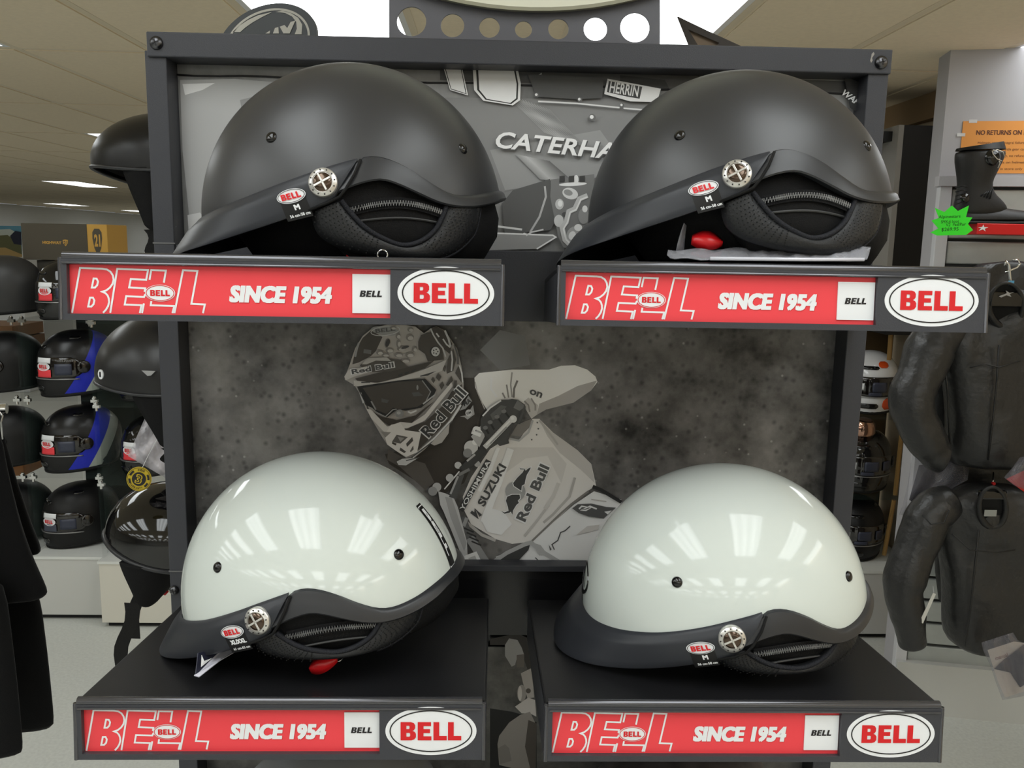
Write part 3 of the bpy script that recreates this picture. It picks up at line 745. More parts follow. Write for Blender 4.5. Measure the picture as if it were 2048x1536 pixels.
# ---- upper poster: racing bike close-up
up = empty('fabric_poster', (0, 0, 0), label='black and white fabric poster of a racing bike fairing behind the black helmets', cat='poster')
MB().box(-.4095, YP, ZC - .01, .4045, YP + .003, RZ - .028).build('poster_cloth', poster_mat('poster_fairing', 82, 190, 4.5, stretch=(1, 1, .6)), up)
b = MB(); b.tube([at(lerp(345, 1745, i / 30), lerp(149, 190, i / 30) + 1.5 * sin(i * 1.3), YP - .001) for i in range(31)], .0011, 6); b.build('hem_seam', M_LOGOBLACK, up, smooth=2)
k5 = lambda L: [(860 + .267 * x, 100 + .267 * y) for x, y in L]
p = Print(YP)
p.poly([(360, 160), (470, 158), (560, 165), (540, 300), (470, 480), (385, 500), (365, 300)], 138); p.poly([(365, 168), (430, 166), (405, 180), (370, 190)], 190)
p.poly([(480, 200), (560, 180), (600, 300), (520, 420)], 108); p.poly([(375, 430), (400, 425), (420, 450), (410, 500), (380, 505)], 175)
p.poly([(890, 195), (1330, 200), (1330, 360), (1150, 350), (980, 390), (950, 300)], 104); p.poly([(980, 300), (1200, 260), (1250, 330), (1180, 360), (1010, 380)], 122)
p.poly([(880, 128), (1740, 165), (1740, 190), (880, 160)], 62); p.poly([(1240, 150), (1330, 160), (1340, 180), (1240, 176)], 40)
for i in range(40):
    x = 560 + i * 11; a = k5([(x + 20 - 130 * (i % 2) * .2, 330 + i * 4), (x + 300, 620 + i * 4)])
    if i < 30: p.rib(a, 1.3, 150 - abs(i - 12) * 2)
for i in range(26):
    x = 640 + i * 10; p.rib(k5([(x, 780 + i * 2), (x + 190, 970 + i * 1)]), 1.4, 165 - abs(i - 8) * 5)
for P, in (([(100, 130), (150, 300), (285, 340), (240, 130)],), ([(320, 130), (330, 300), (400, 380), (620, 415), (675, 375), (680, 250), (655, 130)],)):
    p.poly(k5(P), 205); q = k5(P); cx = sum(a[0] for a in q) / len(q); cy = sum(a[1] for a in q) / len(q)
    p.poly([(cx + (x - cx) * .88, cy + (y - cy) * .92) for x, y in q], 30); p.poly([(cx + (x - cx) * .80, cy + (y - cy) * .86) for x, y in q], 214)
p.text('MA', k5([(815, 230)])[0], 32, 12, 190, rot=pi / 2, bold=.02)
p.poly(k5([(730, 180), (1300, 210), (1290, 360), (1100, 370), (800, 350)]), 58)
p.rib(k5([(810, 385), (1100, 400), (1420, 432)]), 3, 190); p.rib(k5([(1450, 436), (1640, 452)]), 3, 190)
for c, r in (((800, 338), 18), ((1122, 372), 18), ((1438, 415), 16), ((1215, 505), 26), ((710, 1388), 26)):
    q = k5([c])[0]; p.ell(q, r * .27, r * .27, 78); p.ell((q[0] - 1, q[1] - 1), r * .15, r * .15, 205)
p.poly(k5([(1310, 300), (1330, 215), (1730, 290), (1700, 390), (1500, 385), (1305, 330)]), 205); p.poly(k5([(1325, 315), (1340, 232), (1590, 275), (1570, 365), (1480, 350)]), 45)
p.text('HERRIN', k5([(1455, 293)])[0], 58, 22, 214, rot=-.16, bold=.02)
ct = k5([(1020, 722)])[0]
p.text('CATERHAM', (ct[0] + 2, ct[1] + 2), 282, 34, 60, rot=-.10, skew=.25, bold=.025, space=1.02); p.text('CATERHAM', ct, 282, 34, 236, rot=-.10, skew=.25, bold=.025, space=1.02)
p.poly(k5([(620, 1050), (900, 965), (900, 1100), (960, 1250), (900, 1350), (560, 1380), (540, 1150)]), 66)
p.rib(k5([(860, 1020), (868, 1100), (820, 1250), (750, 1365)]), 4, 150)
p.poly(k5([(480, 1370), (930, 1385), (950, 1405), (800, 1490), (440, 1500)]), 120); p.rib(k5([(490, 1372), (920, 1388), (942, 1402), (800, 1490)]), 3, 205); p.rib(k5([(500, 1320), (690, 1345)]), 4, 190); p.rib(k5([(720, 1390), (760, 1365), (850, 1345)]), 3, 180)
p.poly(k5([(905, 970), (1230, 930), (1230, 1500), (1000, 1480), (960, 1400), (900, 1100)]), 96)
for c, rx, ry, v, a in (((1050, 1075), 60, 42, 190, .3), ((1035, 1068), 34, 22, 120, .3), ((1070, 1005), 105, 14, 214, -.05), ((1095, 970), 18, 34, 200, 0), ((970, 1155), 32, 40, 170, 0), ((975, 1150), 18, 24, 225, 0), ((965, 1280), 36, 46, 176, 0), ((1090, 1400), 70, 80, 140, 0), ((1065, 1390), 26, 34, 205, .4), ((1110, 1330), 30, 26, 224, 0), ((1150, 1245), 40, 60, 120, 0), ((1010, 1230), 22, 16, 60, 0), ((1160, 1190), 20, 26, 215, 0)):
    q = k5([c])[0]; p.ell(q, rx * .267, ry * .267, v, a)
p.rib(k5([(1180, 1090), (1120, 1115), (1085, 1190), (1040, 1210), (1020, 1290), (990, 1330), (1010, 1420), (1080, 1490)]), 10, 170); p.rib(k5([(1180, 1100), (1130, 1120), (1095, 1195), (1050, 1215), (1030, 1290), (1000, 1340), (1020, 1420), (1080, 1480)]), 3, 236)
for x in (970, 1040, 1120): p.poly(k5([(x, 945), (x + 40, 940), (x + 40, 985), (x, 990)]), 45)
p.poly([(1688, 150), (1740, 175), (1735, 240), (1700, 215)], 34); p.text('WAHM', (1708, 199), 56, 13, 214, rot=-.62, skew=.2, bold=.03)
p.done('poster_print', up); rebase(up, (0, YP, ZC - .01))
# ---- lower poster: motocross rider
lp = empty('rider_poster', (0, 0, 0), label='black and white poster of a crouching motocross rider behind the white helmets', cat='poster')
MB().box(-.4095, YP, ZP - .004, .4045, YP + .003, ZC - .08).build('poster_sheet', poster_mat('poster_dirt', 44, 150, 13, True, tint=(1.0, .96, .93)), lp)
p = Print(YP)
r1 = lambda L: [(680 + .1888 * x, 640 + .1888 * y) for x, y in L]
r2 = lambda L: [(860 + .2734 * x, 720 + .2734 * y) for x, y in L]
T = 3
p.poly([(960, 700), (1000, 660), (1050, 672), (1060, 730), (1000, 740)], 92)
p.poly(r2([(150, 130), (330, 130), (430, 380), (380, 600), (250, 900), (100, 980), (-80, 900), (-300, 760), (-330, 690), (-150, 640)]), 40, T)
p.poly(r1([(510, 1370), (640, 1440), (900, 1520), (1000, 1720), (900, 1800), (640, 1560), (500, 1480)]), 66, T)
p.poly(r2([(580, 580), (650, 590), (750, 430), (800, 430), (900, 530), (1080, 660), (1180, 760), (1215, 920), (1150, 960), (1050, 1050), (750, 1330), (600, 1345), (480, 1310), (300, 1200), (250, 1100), (240, 1000), (300, 860), (440, 650), (520, 600)]), 196, T)
p.poly(r2([(800, 440), (900, 530), (1080, 660), (1180, 760), (1205, 900), (1100, 800), (950, 680), (860, 560)]), 168, T)
p.poly(r2([(560, 640), (700, 640), (900, 640), (1000, 760), (960, 900), (860, 700), (700, 720), (560, 820)]), 182, T)
p.poly(r2([(750, 1320), (1050, 1060), (1200, 960), (1400, 1020), (1400, 1536), (600, 1536), (480, 1440), (600, 1390)]), 214, T)
p.poly(r2([(325, 130), (360, 95), (600, 70), (870, 70), (960, 42), (1060, 38), (1150, 70), (1210, 120), (1225, 160), (1180, 220), (1050, 310), (850, 360), (780, 400), (740, 420), (700, 330), (640, 290), (520, 290), (420, 370), (370, 290), (330, 200)]), 206, T)
p.poly(r2([(1222, 150), (1180, 222), (1050, 312), (850, 362), (780, 402), (800, 320), (940, 262), (1080, 190)]), 142, T)
p.poly(r2([(690, 300), (720, 275), (790, 330), (782, 400), (742, 430), (700, 360)]), 168, T)
for P, w_, v in (([(600, 90), (590, 180), (600, 270)], 3, 130), ([(640, 150), (615, 210), (612, 275)], 4, 90), ([(560, 180), (575, 275)], 3, 110), ([(530, 240), (550, 280)], 3, 110), ([(1060, 860), (1020, 1000), (900, 1130), (830, 1190)], 5, 150), ([(800, 440), (900, 570), (935, 620)], 4, 150), ([(870, 1060), (780, 1180), (690, 1290)], 5, 158), ([(270, 1190), (380, 1280), (480, 1320)], 6, 150), ([(1160, 960), (1040, 1050), (960, 1120), (745, 1325)], 4, 100), ([(940, 900), (900, 1000), (840, 1090)], 7, 172), ([(450, 130), (445, 210), (490, 270)], 4, 226), ([(1180, 1020), (1290, 1035)], 2, 150), ([(690, 300), (720, 330), (730, 380)], 3, 110), ([(740, 280), (770, 330), (770, 370)], 3, 120), ([(330, 160), (345, 230), (400, 360)], 2, 150)):
    p.rib(r2(P), w_, v, t=T)
p.text('on', r2([(775, 245)])[0], 26, 11, 60, rot=-.35, bold=.03)
p.poly(r2([(590, 550), (640, 470), (742, 430), (730, 490), (660, 560)]), 96, T); p.rib(r2([(580, 575), (650, 590), (720, 530), (752, 440)]), 4, 150)
for c in ((785, 458), (792, 503), (780, 547), (744, 583)): p.ell(r2([c])[0], 1.6, 1.6, 70)
p.rib(r2([(590, 650), (500, 900), (390, 1190)]), 14, 222, t=T); p.rib(r2([(500, 640), (440, 800), (360, 960)]), 8, 216, t=T)
p.poly(r2([(380, 1180), (430, 1080), (540, 1110), (600, 1200), (520, 1280), (420, 1260)]), 220, T)
p.rib(r2([(225, 1100), (430, 735)]), 12, 42); c0 = r2([(330, 918)])[0]; p.text('YOSHIMURA', c0, 112, 9.5, 226, rot=1.06, bold=.015)
p.text('SUZUKI', r2([(452, 915)])[0], 92, 17, 50, rot=1.06, bold=.035); p.rib(r2([(300, 1110), (340, 1140), (330, 1090), (372, 1140)]), 6, 50)
p.ell(r2([(625, 962)])[0], 20, 20, 132)
for P in ([(655, 785), (660, 800), (690, 800), (678, 822), (640, 860), (608, 900), (615, 922), (650, 945), (668, 956), (672, 920), (692, 908), (697, 880), (708, 840), (732, 800), (737, 785), (716, 796), (700, 810), (690, 796), (662, 794)],
          [(655, 985), (600, 985), (565, 1000), (555, 1030), (570, 1075), (575, 1103), (545, 1115), (522, 1105), (545, 1125), (580, 1118), (592, 1108), (602, 1132), (608, 1100), (632, 1060), (650, 1045), (642, 1030), (660, 1010)]):
    q = r2(P); p.rib(q, 3, 232, True); p.poly(q, 46)
rb = r2([(752, 972)])[0]; p.text('Red Bull', rb, 126, 26, 232, rot=1.15, bold=.075); p.text('Red Bull', rb, 120, 21, 66, rot=1.15, bold=.035)
p.rib(r2([(1190, 925), (1250, 950), (1400, 1040)]), 7, 34); p.poly(r2([(1040, 1085), (1080, 1055), (1180, 1050), (1290, 1075), (1360, 1080), (1270, 1160), (1160, 1145), (1090, 1120)]), 66)
p.rib(r2([(1090, 1090), (1110, 1070), (1180, 1080), (1140, 1100), (1100, 1100), (1170, 1070), (1220, 1090)]), 3, 222); p.poly(r2([(1275, 1110), (1330, 1100), (1300, 1130)]), 214)
p.rib(r2([(1025, 1215), (990, 1248), (955, 1262), (935, 1320), (892, 1350), (910, 1388)]), 2.2, 60); p.poly(r2([(868, 1350), (890, 1385), (878, 1395)]), 70)
p.poly(r2([(1070, 1280), (1150, 1215), (1240, 1205), (1230, 1240)]), 178, T)
p.poly(r2([(475, 1475), (560, 1420), (690, 1360), (735, 1340), (720, 1390), (650, 1465), (520, 1495)]), 46); p.rib(r2([(475, 1470), (560, 1412), (690, 1350), (740, 1335), (800, 1390), (950, 1480), (1010, 1536)]), 8, 148)
p.poly(r2([(735, 1330), (810, 1355), (850, 1410), (800, 1430)]), 150); p.poly(r2([(620, 1536), (720, 1395), (800, 1450), (880, 1536)]), 210); p.rib(r2([(770, 1445), (790, 1465), (830, 1500)]), 2, 60)
p.ell(r2([(520, 1500)])[0], 14, 8, 70); p.ell(r2([(600, 1490)])[0], 9, 7, 200); p.ell(r2([(560, 1510)])[0], 7, 6, 160)
p.rib(r2([(230, 1150), (300, 1340)]), 17, 74); p.rib(r2([(290, 1300), (440, 1536)]), 18, 122); p.rib(r2([(245, 1180), (270, 1190)]), 18, 130)
for k in range(4): p.rib(r2([(250 + k * 18, 1230 + k * 32), (320 + k * 18, 1260 + k * 32)]), 3, 34)
p.poly(r2([(60, 960), (110, 975), (170, 1000), (205, 1080), (270, 1330), (275, 1430), (235, 1440), (100, 1110), (75, 1060)]), 168); p.poly(r2([(110, 1000), (160, 1010), (268, 1340), (250, 1400), (150, 1150)]), 140)
p.poly(r2([(230, 1440), (340, 1400), (370, 1460), (300, 1500), (240, 1500)]), 212); p.poly(r2([(280, 1450), (330, 1430), (345, 1470), (300, 1485)]), 160)
p.rib(r2([(165, 1010), (225, 830)]), 15, 62); p.rib(r2([(150, 980), (205, 850)]), 4, 140); p.rib(r2([(105, 945), (215, 815)]), 2.5, 200)
for c, r, v in (((50, 930), 9, 150), ((20, 960), 9, 120), ((145, 862), 8, 160), ((205, 770), 7, 170), ((270, 690), 8, 60), ((300, 640), 14, 176), ((275, 680), 9, 110), ((345, 760), 6, 150), ((330, 600), 6, 205)): p.ell(r2([c])[0], r, r, v)
p.rib(r2([(235, 810), (400, 650)]), 17, 44); p.rib(r2([(270, 740), (330, 690)]), 4, 150); p.rib(r2([(210, 840), (290, 800)]), 6, 96)
p.poly(r2([(300, 560), (380, 470), (400, 560), (360, 640)]), 150); p.text('n', r2([(345, 520)])[0], 18, 20, 206, rot=1.2, bold=.05)
p.poly(r2([(370, 430), (420, 370), (520, 300), (600, 285), (640, 290), (700, 340), (690, 400), (660, 470), (620, 460), (600, 510), (570, 570), (580, 610), (510, 630), (470, 590), (420, 570), (370, 510)]), 52)
p.poly(r2([(440, 400), (520, 330), (560, 340), (500, 420), (460, 440)]), 74); p.rib(r2([(385, 410), (440, 350), (520, 296)]), 3, 200)
for a in ([(430, 440), (470, 510)], [(480, 400), (530, 470)], [(530, 360), (580, 420)], [(395, 480), (430, 540)]): p.rib(r2(a), 4, 30); p.ell(r2([(a[0][0] + 10, a[0][1] + 15)])[0], 5, 4, 96)
p.poly(r2([(610, 350), (640, 292), (700, 340), (655, 372)]), 90); p.poly(r2([(690, 330), (700, 345), (660, 460), (640, 460)]), 60)
p.rib(r2([(400, 640), (600, 432)]), 10, 182); p.rib(r2([(410, 622), (590, 440)]), 3, 232); p.rib(r2([(440, 612), (560, 490)]), 2, 110); p.ell(r2([(608, 432)])[0], 7.5, 7.5, 194); p.ell(r2([(602, 426)])[0], 3.5, 3.5, 226)
# rider's helmet
p.poly(r1([(100, 480), (160, 300), (240, 170), (350, 80), (500, 50), (700, 55), (800, 70), (890, 140), (960, 90), (1020, 65), (1110, 110), (1190, 230), (1240, 300), (1290, 500), (1310, 680), (1310, 800), (1270, 950), (1170, 1080), (900, 1370), (800, 1450), (700, 1460), (630, 1410), (500, 1320), (440, 1230), (330, 1040), (270, 930), (210, 780), (150, 690), (50, 630), (60, 580)]), 146, 4)
p.poly(r1([(130, 470), (160, 330), (240, 190), (330, 110), (450, 180), (380, 330), (330, 380), (200, 450)]), 52, 3); p.rib(r1([(250, 330), (330, 340)]), 8, 90); p.rib(r1([(160, 390), (180, 300), (200, 240)]), 4, 130)
p.ell(r1([(480, 115)])[0], 29, 9, 130, .12); p.text('BELL', r1([(480, 105)])[0], 40, 8, 70, rot=.12, bold=.03); p.rib([(x, y) for x, y in ellipse(*r1([(480, 115)])[0], 29, 9, 24, -.12)], 1.5, 170, True)
for c, rx, ry, a in (((500, 245), 5, 10, .2), ((525, 320), 8, 6, 0), ((650, 300), 9, 5, -.2), ((740, 185), 8, 7, 0), ((745, 100), 6, 5, 0), ((615, 170), 5, 6, 0), ((620, 250), 4, 9, 0), ((790, 310), 5, 6, 0), ((740, 370), 9, 6, 0), ((620, 370), 9, 5, 0), ((690, 430), 10, 5, 0), ((480, 370), 8, 4, 0), ((560, 80), 6, 3, 0), ((420, 345), 7, 5, 0)):
    q = r1([c])[0]; p.ell(q, rx, ry, 104, a, 3); p.ell((q[0] + 1.5, q[1] + 1.5), rx * .7, ry * .6, 164, a, 3)
p.ell(r1([(505, 245)])[0], 4, 8, 46, .3); p.ell(r1([(690, 290)])[0], 8, 2.5, 56, -.3)
p.poly(r1([(830, 230), (860, 160), (960, 130), (1010, 200), (1080, 300), (1100, 420), (930, 440), (900, 360), (830, 310)]), 56, 3)
p.poly(r1([(960, 90), (1020, 70), (1110, 120), (1190, 250), (1160, 360), (1080, 290), (1000, 180)]), 50, 3); p.rib(r1([(960, 90), (990, 160), (1040, 240), (1090, 300), (1120, 390)]), 3, 170); p.rib(r1([(1110, 110), (1150, 200), (1170, 280)]), 4, 170); p.rib(r1([(1020, 140), (1050, 180)]), 3, 190); p.rib(r1([(1090, 200), (1130, 260), (1170, 290)]), 3, 180)
p.ell(r1([(1005, 335)])[0], 10, 11, 40); p.ell(r1([(1012, 335)])[0], 8.5, 9.5, 182)
for k in range(5): a = 1.25 * k; q = r1([(1012, 335)])[0]; p.ell((q[0] + 4.5 * cos(a), q[1] + 4.5 * sin(a)), 1.5, 1.5, 60)
for P in ([(1140, 420), (1200, 300), (1230, 420), (1200, 540), (1130, 570)], [(1220, 560), (1260, 480), (1290, 600), (1290, 670)], [(1040, 560), (1075, 600), (1050, 650), (1015, 610)], [(1100, 470), (1125, 500), (1105, 550), (1085, 510)], [(985, 600), (1010, 640), (990, 670), (965, 630)], [(1085, 650), (1105, 690), (1075, 740), (1050, 690)], [(1150, 640), (1180, 590), (1200, 640), (1150, 700), (1120, 690)], [(1210, 640), (1240, 640), (1230, 720), (1200, 720)]): p.poly(r1(P), 58, 3)
p.rib(r1([(1210, 260), (1250, 380), (1250, 470)]), 3, 70); p.rib(r1([(1180, 330), (1190, 420), (1180, 540)]), 3, 186); p.rib(r1([(1265, 480), (1290, 560), (1300, 660)]), 3, 186)
p.poly(r1([(160, 620), (400, 560), (720, 500), (1000, 430), (900, 510), (620, 610), (400, 660), (200, 660)]), 48, 3)
p.poly(r1([(210, 480), (300, 410), (500, 405), (640, 430), (725, 500), (540, 545), (290, 555)]), 58, 3); p.poly(r1([(45, 600), (90, 530), (290, 490), (290, 558), (150, 600), (60, 640)]), 166, 3); p.poly(r1([(230, 470), (290, 405), (500, 395), (540, 435), (380, 430), (280, 470)]), 150, 3)
p.text('Red Bull', r1([(345, 512)])[0], 90, 13, 190, rot=.17, bold=.07); p.text('Red Bull', r1([(345, 512)])[0], 85, 10, 60, rot=.17, bold=.03)
p.poly(r1([(145, 640), (400, 668), (620, 612), (900, 520), (1130, 420), (1080, 540), (900, 600), (640, 640), (300, 700), (145, 700)]), 164, 3)
for x in (610, 680, 750): p.poly(r1([(x, 600 - (x - 610) * .3), (x + 50, 580 - (x - 610) * .3), (x + 55, 560 - (x - 610) * .3), (x + 10, 578 - (x - 610) * .3)]), 40)
p.poly(r1([(850, 590), (1020, 540), (930, 590), (850, 600)]), 44); p.poly(r1([(225, 655), (320, 655), (320, 665), (225, 668)]), 50)
p.poly(r1([(180, 705), (620, 640), (900, 620), (1020, 740), (980, 830), (860, 930), (700, 960), (600, 950), (500, 1030), (430, 1010), (340, 930), (270, 900)]), 26)
p.poly(r1([(240, 720), (620, 655), (880, 640), (960, 760), (900, 870), (820, 920), (640, 945), (560, 930), (490, 995), (380, 950), (330, 850)]), 50, 3)
p.rib(r1([(870, 640), (960, 760), (900, 880)]), 2, 120); p.ell(r1([(820, 715)])[0], 2, 5, 120); p.rib(r1([(330, 860), (380, 950)]), 3, 120); p.rib(r1([(370, 970), (480, 1025), (560, 950), (600, 945)]), 2, 130); p.rib(r1([(720, 970), (750, 985), (810, 960)]), 3, 190); p.rib(r1([(880, 890), (1010, 790)]), 3, 150); p.poly(r1([(440, 830), (520, 850), (500, 880), (440, 870)]), 66); p.poly(r1([(760, 770), (830, 760), (880, 800), (780, 810)]), 66)
p.poly(r1([(270, 920), (430, 1020), (600, 1060), (800, 1010), (900, 930), (1000, 860), (760, 1090), (680, 1100), (520, 1120), (350, 1000)]), 42, 3); p.ell(r1([(630, 990)])[0], 9, 8, 112); p.ell(r1([(622, 985)])[0], 4, 3, 150); p.rib(r1([(215, 770), (250, 880)]), 4, 170); p.rib(r1([(190, 720), (300, 940)]), 2, 40)
p.poly(r1([(280, 940), (330, 950), (500, 1130), (640, 1080), (760, 1092), (900, 1000), (1060, 800), (1180, 660), (1195, 700), (1050, 880), (900, 1065), (720, 1145), (640, 1150), (480, 1200), (330, 1040)]), 178, 3)
p.poly(r1([(470, 1220), (540, 1110), (640, 1090), (690, 1160), (860, 1190), (820, 1400), (700, 1450), (600, 1390), (500, 1320)]), 190, 3); p.poly(r1([(430, 1180), (540, 1190), (480, 1245)]), 110, 3)
for P, v in (([(550, 1290), (600, 1215), (720, 1240), (640, 1310)], 70), ([(610, 1235), (680, 1250), (640, 1290)], 120), ([(700, 1310), (765, 1240), (775, 1280), (710, 1345)], 56), ([(640, 1350), (700, 1395), (680, 1410), (630, 1380)], 60), ([(740, 1390), (775, 1330), (780, 1370), (750, 1400)], 70), ([(555, 1290), (600, 1310), (590, 1330), (550, 1310)], 44)): p.poly(r1(P), v, 2)
p.poly(r1([(680, 1165), (900, 1080), (1100, 900), (1180, 760), (1290, 680), (1290, 850), (1150, 1060), (820, 1385), (860, 1190)]), 44, 3)
q = r1([(1098, 975)])[0]; p.text('Red Bull', q, 122, 28, 186, rot=.86, bold=.06); p.text('Red Bull', q, 117, 24, 40, rot=.86, bold=.025)
p.rib(r1([(770, 1455), (1000, 1255), (1180, 1060), (1280, 900)]), 4, 178); p.rib(r1([(740, 1470), (1000, 1275), (1190, 1070)]), 2.5, 60)
p.poly(r1([(960, 1310), (1160, 1100), (1150, 1200), (1080, 1300), (1000, 1330)]), 142, 3)
p.poly(r1([(600, 1500), (660, 1470), (840, 1455), (780, 1490), (700, 1540), (620, 1536)]), 170); p.rib(r1([(700, 1490), (840, 1455)]), 2, 60)
p.poly(r1([(1270, 960), (1360, 800), (1400, 860), (1330, 940)]), 120); p.text('MA', r1([(1345, 870)])[0], 18, 10, 40, rot=.5, bold=.04)
p.poly(r1([(1270, 1020), (1340, 1010), (1410, 900), (1425, 1000), (1350, 1055), (1320, 1030)]), 132); p.ell(r1([(1365, 985)])[0], 7, 7, 166); p.text('FIM', r1([(1365, 985)])[0], 9, 5, 50, rot=.4, bold=.02)
p.done('poster_print', lp); rebase(lp, (0, YP, ZP))
# ---- strip of the next poster seen between the lower shelves
sp = empty('lower_poster', (0, 0, 0), label='dim grey poster strip seen in the gap between the two lower shelves', cat='poster')
MB().box(-.4095, YP, .42, .4045, YP + .003, ZP - .125).build('poster_sheet', poster_mat('poster_grey', 60, 116, 30, tint=(1, .98, .92)), sp)
p = Print(YP); r6 = lambda L: [(940 + x / 6, 1280 + y / 6) for x, y in L]
p.poly(r6([(240, -10), (560, -80), (760, 0), (830, 400), (700, 380), (600, 100), (560, 60), (240, 60)]), 30, 2)
p.poly(r6([(240, 820), (500, 860), (640, 900), (800, 990), (800, 1536), (240, 1536)]), 14)
p.poly(r6([(420, 60), (470, -20), (570, 0), (620, 90), (650, 180), (560, 230), (540, 300), (500, 320), (420, 190)]), 132); p.poly(r6([(560, 180), (650, 170), (650, 330), (560, 330)]), 74, 4)
p.poly(r6([(610, 400), (730, 340), (760, 560), (770, 690), (690, 700), (640, 530)]), 140, 4); p.ell(r6([(620, 640)])[0], 9, 17, 120, 0, 4); p.ell(r6([(600, 640)])[0], 4, 15, 170, 0, 4); p.ell(r6([(700, 610)])[0], 5, 5, 60, 0, 4)
p.poly(r6([(540, 800), (700, 690), (780, 720), (795, 920), (720, 880), (620, 880)]), 160, 4)
p.poly(r6([(330, 1250), (350, 1150), (470, 990), (600, 900), (720, 860), (790, 1010), (700, 1200), (760, 1536), (500, 1536), (350, 1500)]), 112, 4)
p.poly(r6([(700, 960), (800, 1000), (790, 1536), (720, 1536), (660, 1280)]), 52, 4); p.poly(r6([(420, 1250), (470, 1300), (500, 1450), (360, 1490), (335, 1300)]), 96, 3)
p.done('poster_print', sp); rebase(sp, (0, YP, .42))
# ================================================================ full-face helmets
M_GLOSSK = mat('gloss_black_paint', rgb(14, 14, 15), .08, spec=.6, coat=.3)
M_SATINK = mat('satin_black_paint', rgb(20, 20, 21), .42, spec=.4)
M_SMOKE = mat('smoked_visor', rgb(24, 20, 18), .06, spec=.7, coat=.5)
M_NECK = mat('neck_roll', rgb(14), .8)
def paint_blue():
    if 'blue_graphic' in MATS: return MATS['blue_graphic']
    M = mat('blue_graphic', rgb(22, 22, 24), .3, spec=.5); nt = M.node_tree; B = nt.nodes['Principled BSDF']
    tc = nt.nodes.new('ShaderNodeTexCoord'); sp_ = nt.nodes.new('ShaderNodeSeparateXYZ'); nt.links.new(tc.outputs['Object'], sp_.inputs[0])
    def mth(op, a, b_):
        n = nt.nodes.new('ShaderNodeMath'); n.operation = op
        for i, v in enumerate((a, b_)):
            if isinstance(v, (int, float)): n.inputs[i].default_value = v
            else: nt.links.new(v, n.inputs[i])
        return n.outputs[0]
    d = mth('SUBTRACT', sp_.outputs[0], mth('MULTIPLY', sp_.outputs[2], .55))
    r = nt.nodes.new('ShaderNodeValToRGB'); r.color_ramp.interpolation = 'CONSTANT'; e = r.color_ramp.elements
    e[0].position = 0; e[0].color = rgb(20, 20, 22)
    for p_, c in ((.43, rgb(30, 44, 190)), (.60, rgb(176, 184, 176)), (.72, rgb(20, 22, 24))):
        q = e.new(p_); q.color = c
    e[-1].position = .74; e[-1].color = rgb(24, 26, 28)
    nt.links.new(mth('ADD', mth('MULTIPLY', d, 2.2), .5), r.inputs[0]); nt.links.new(r.outputs[0], B.inputs['Base Color'])
    return M
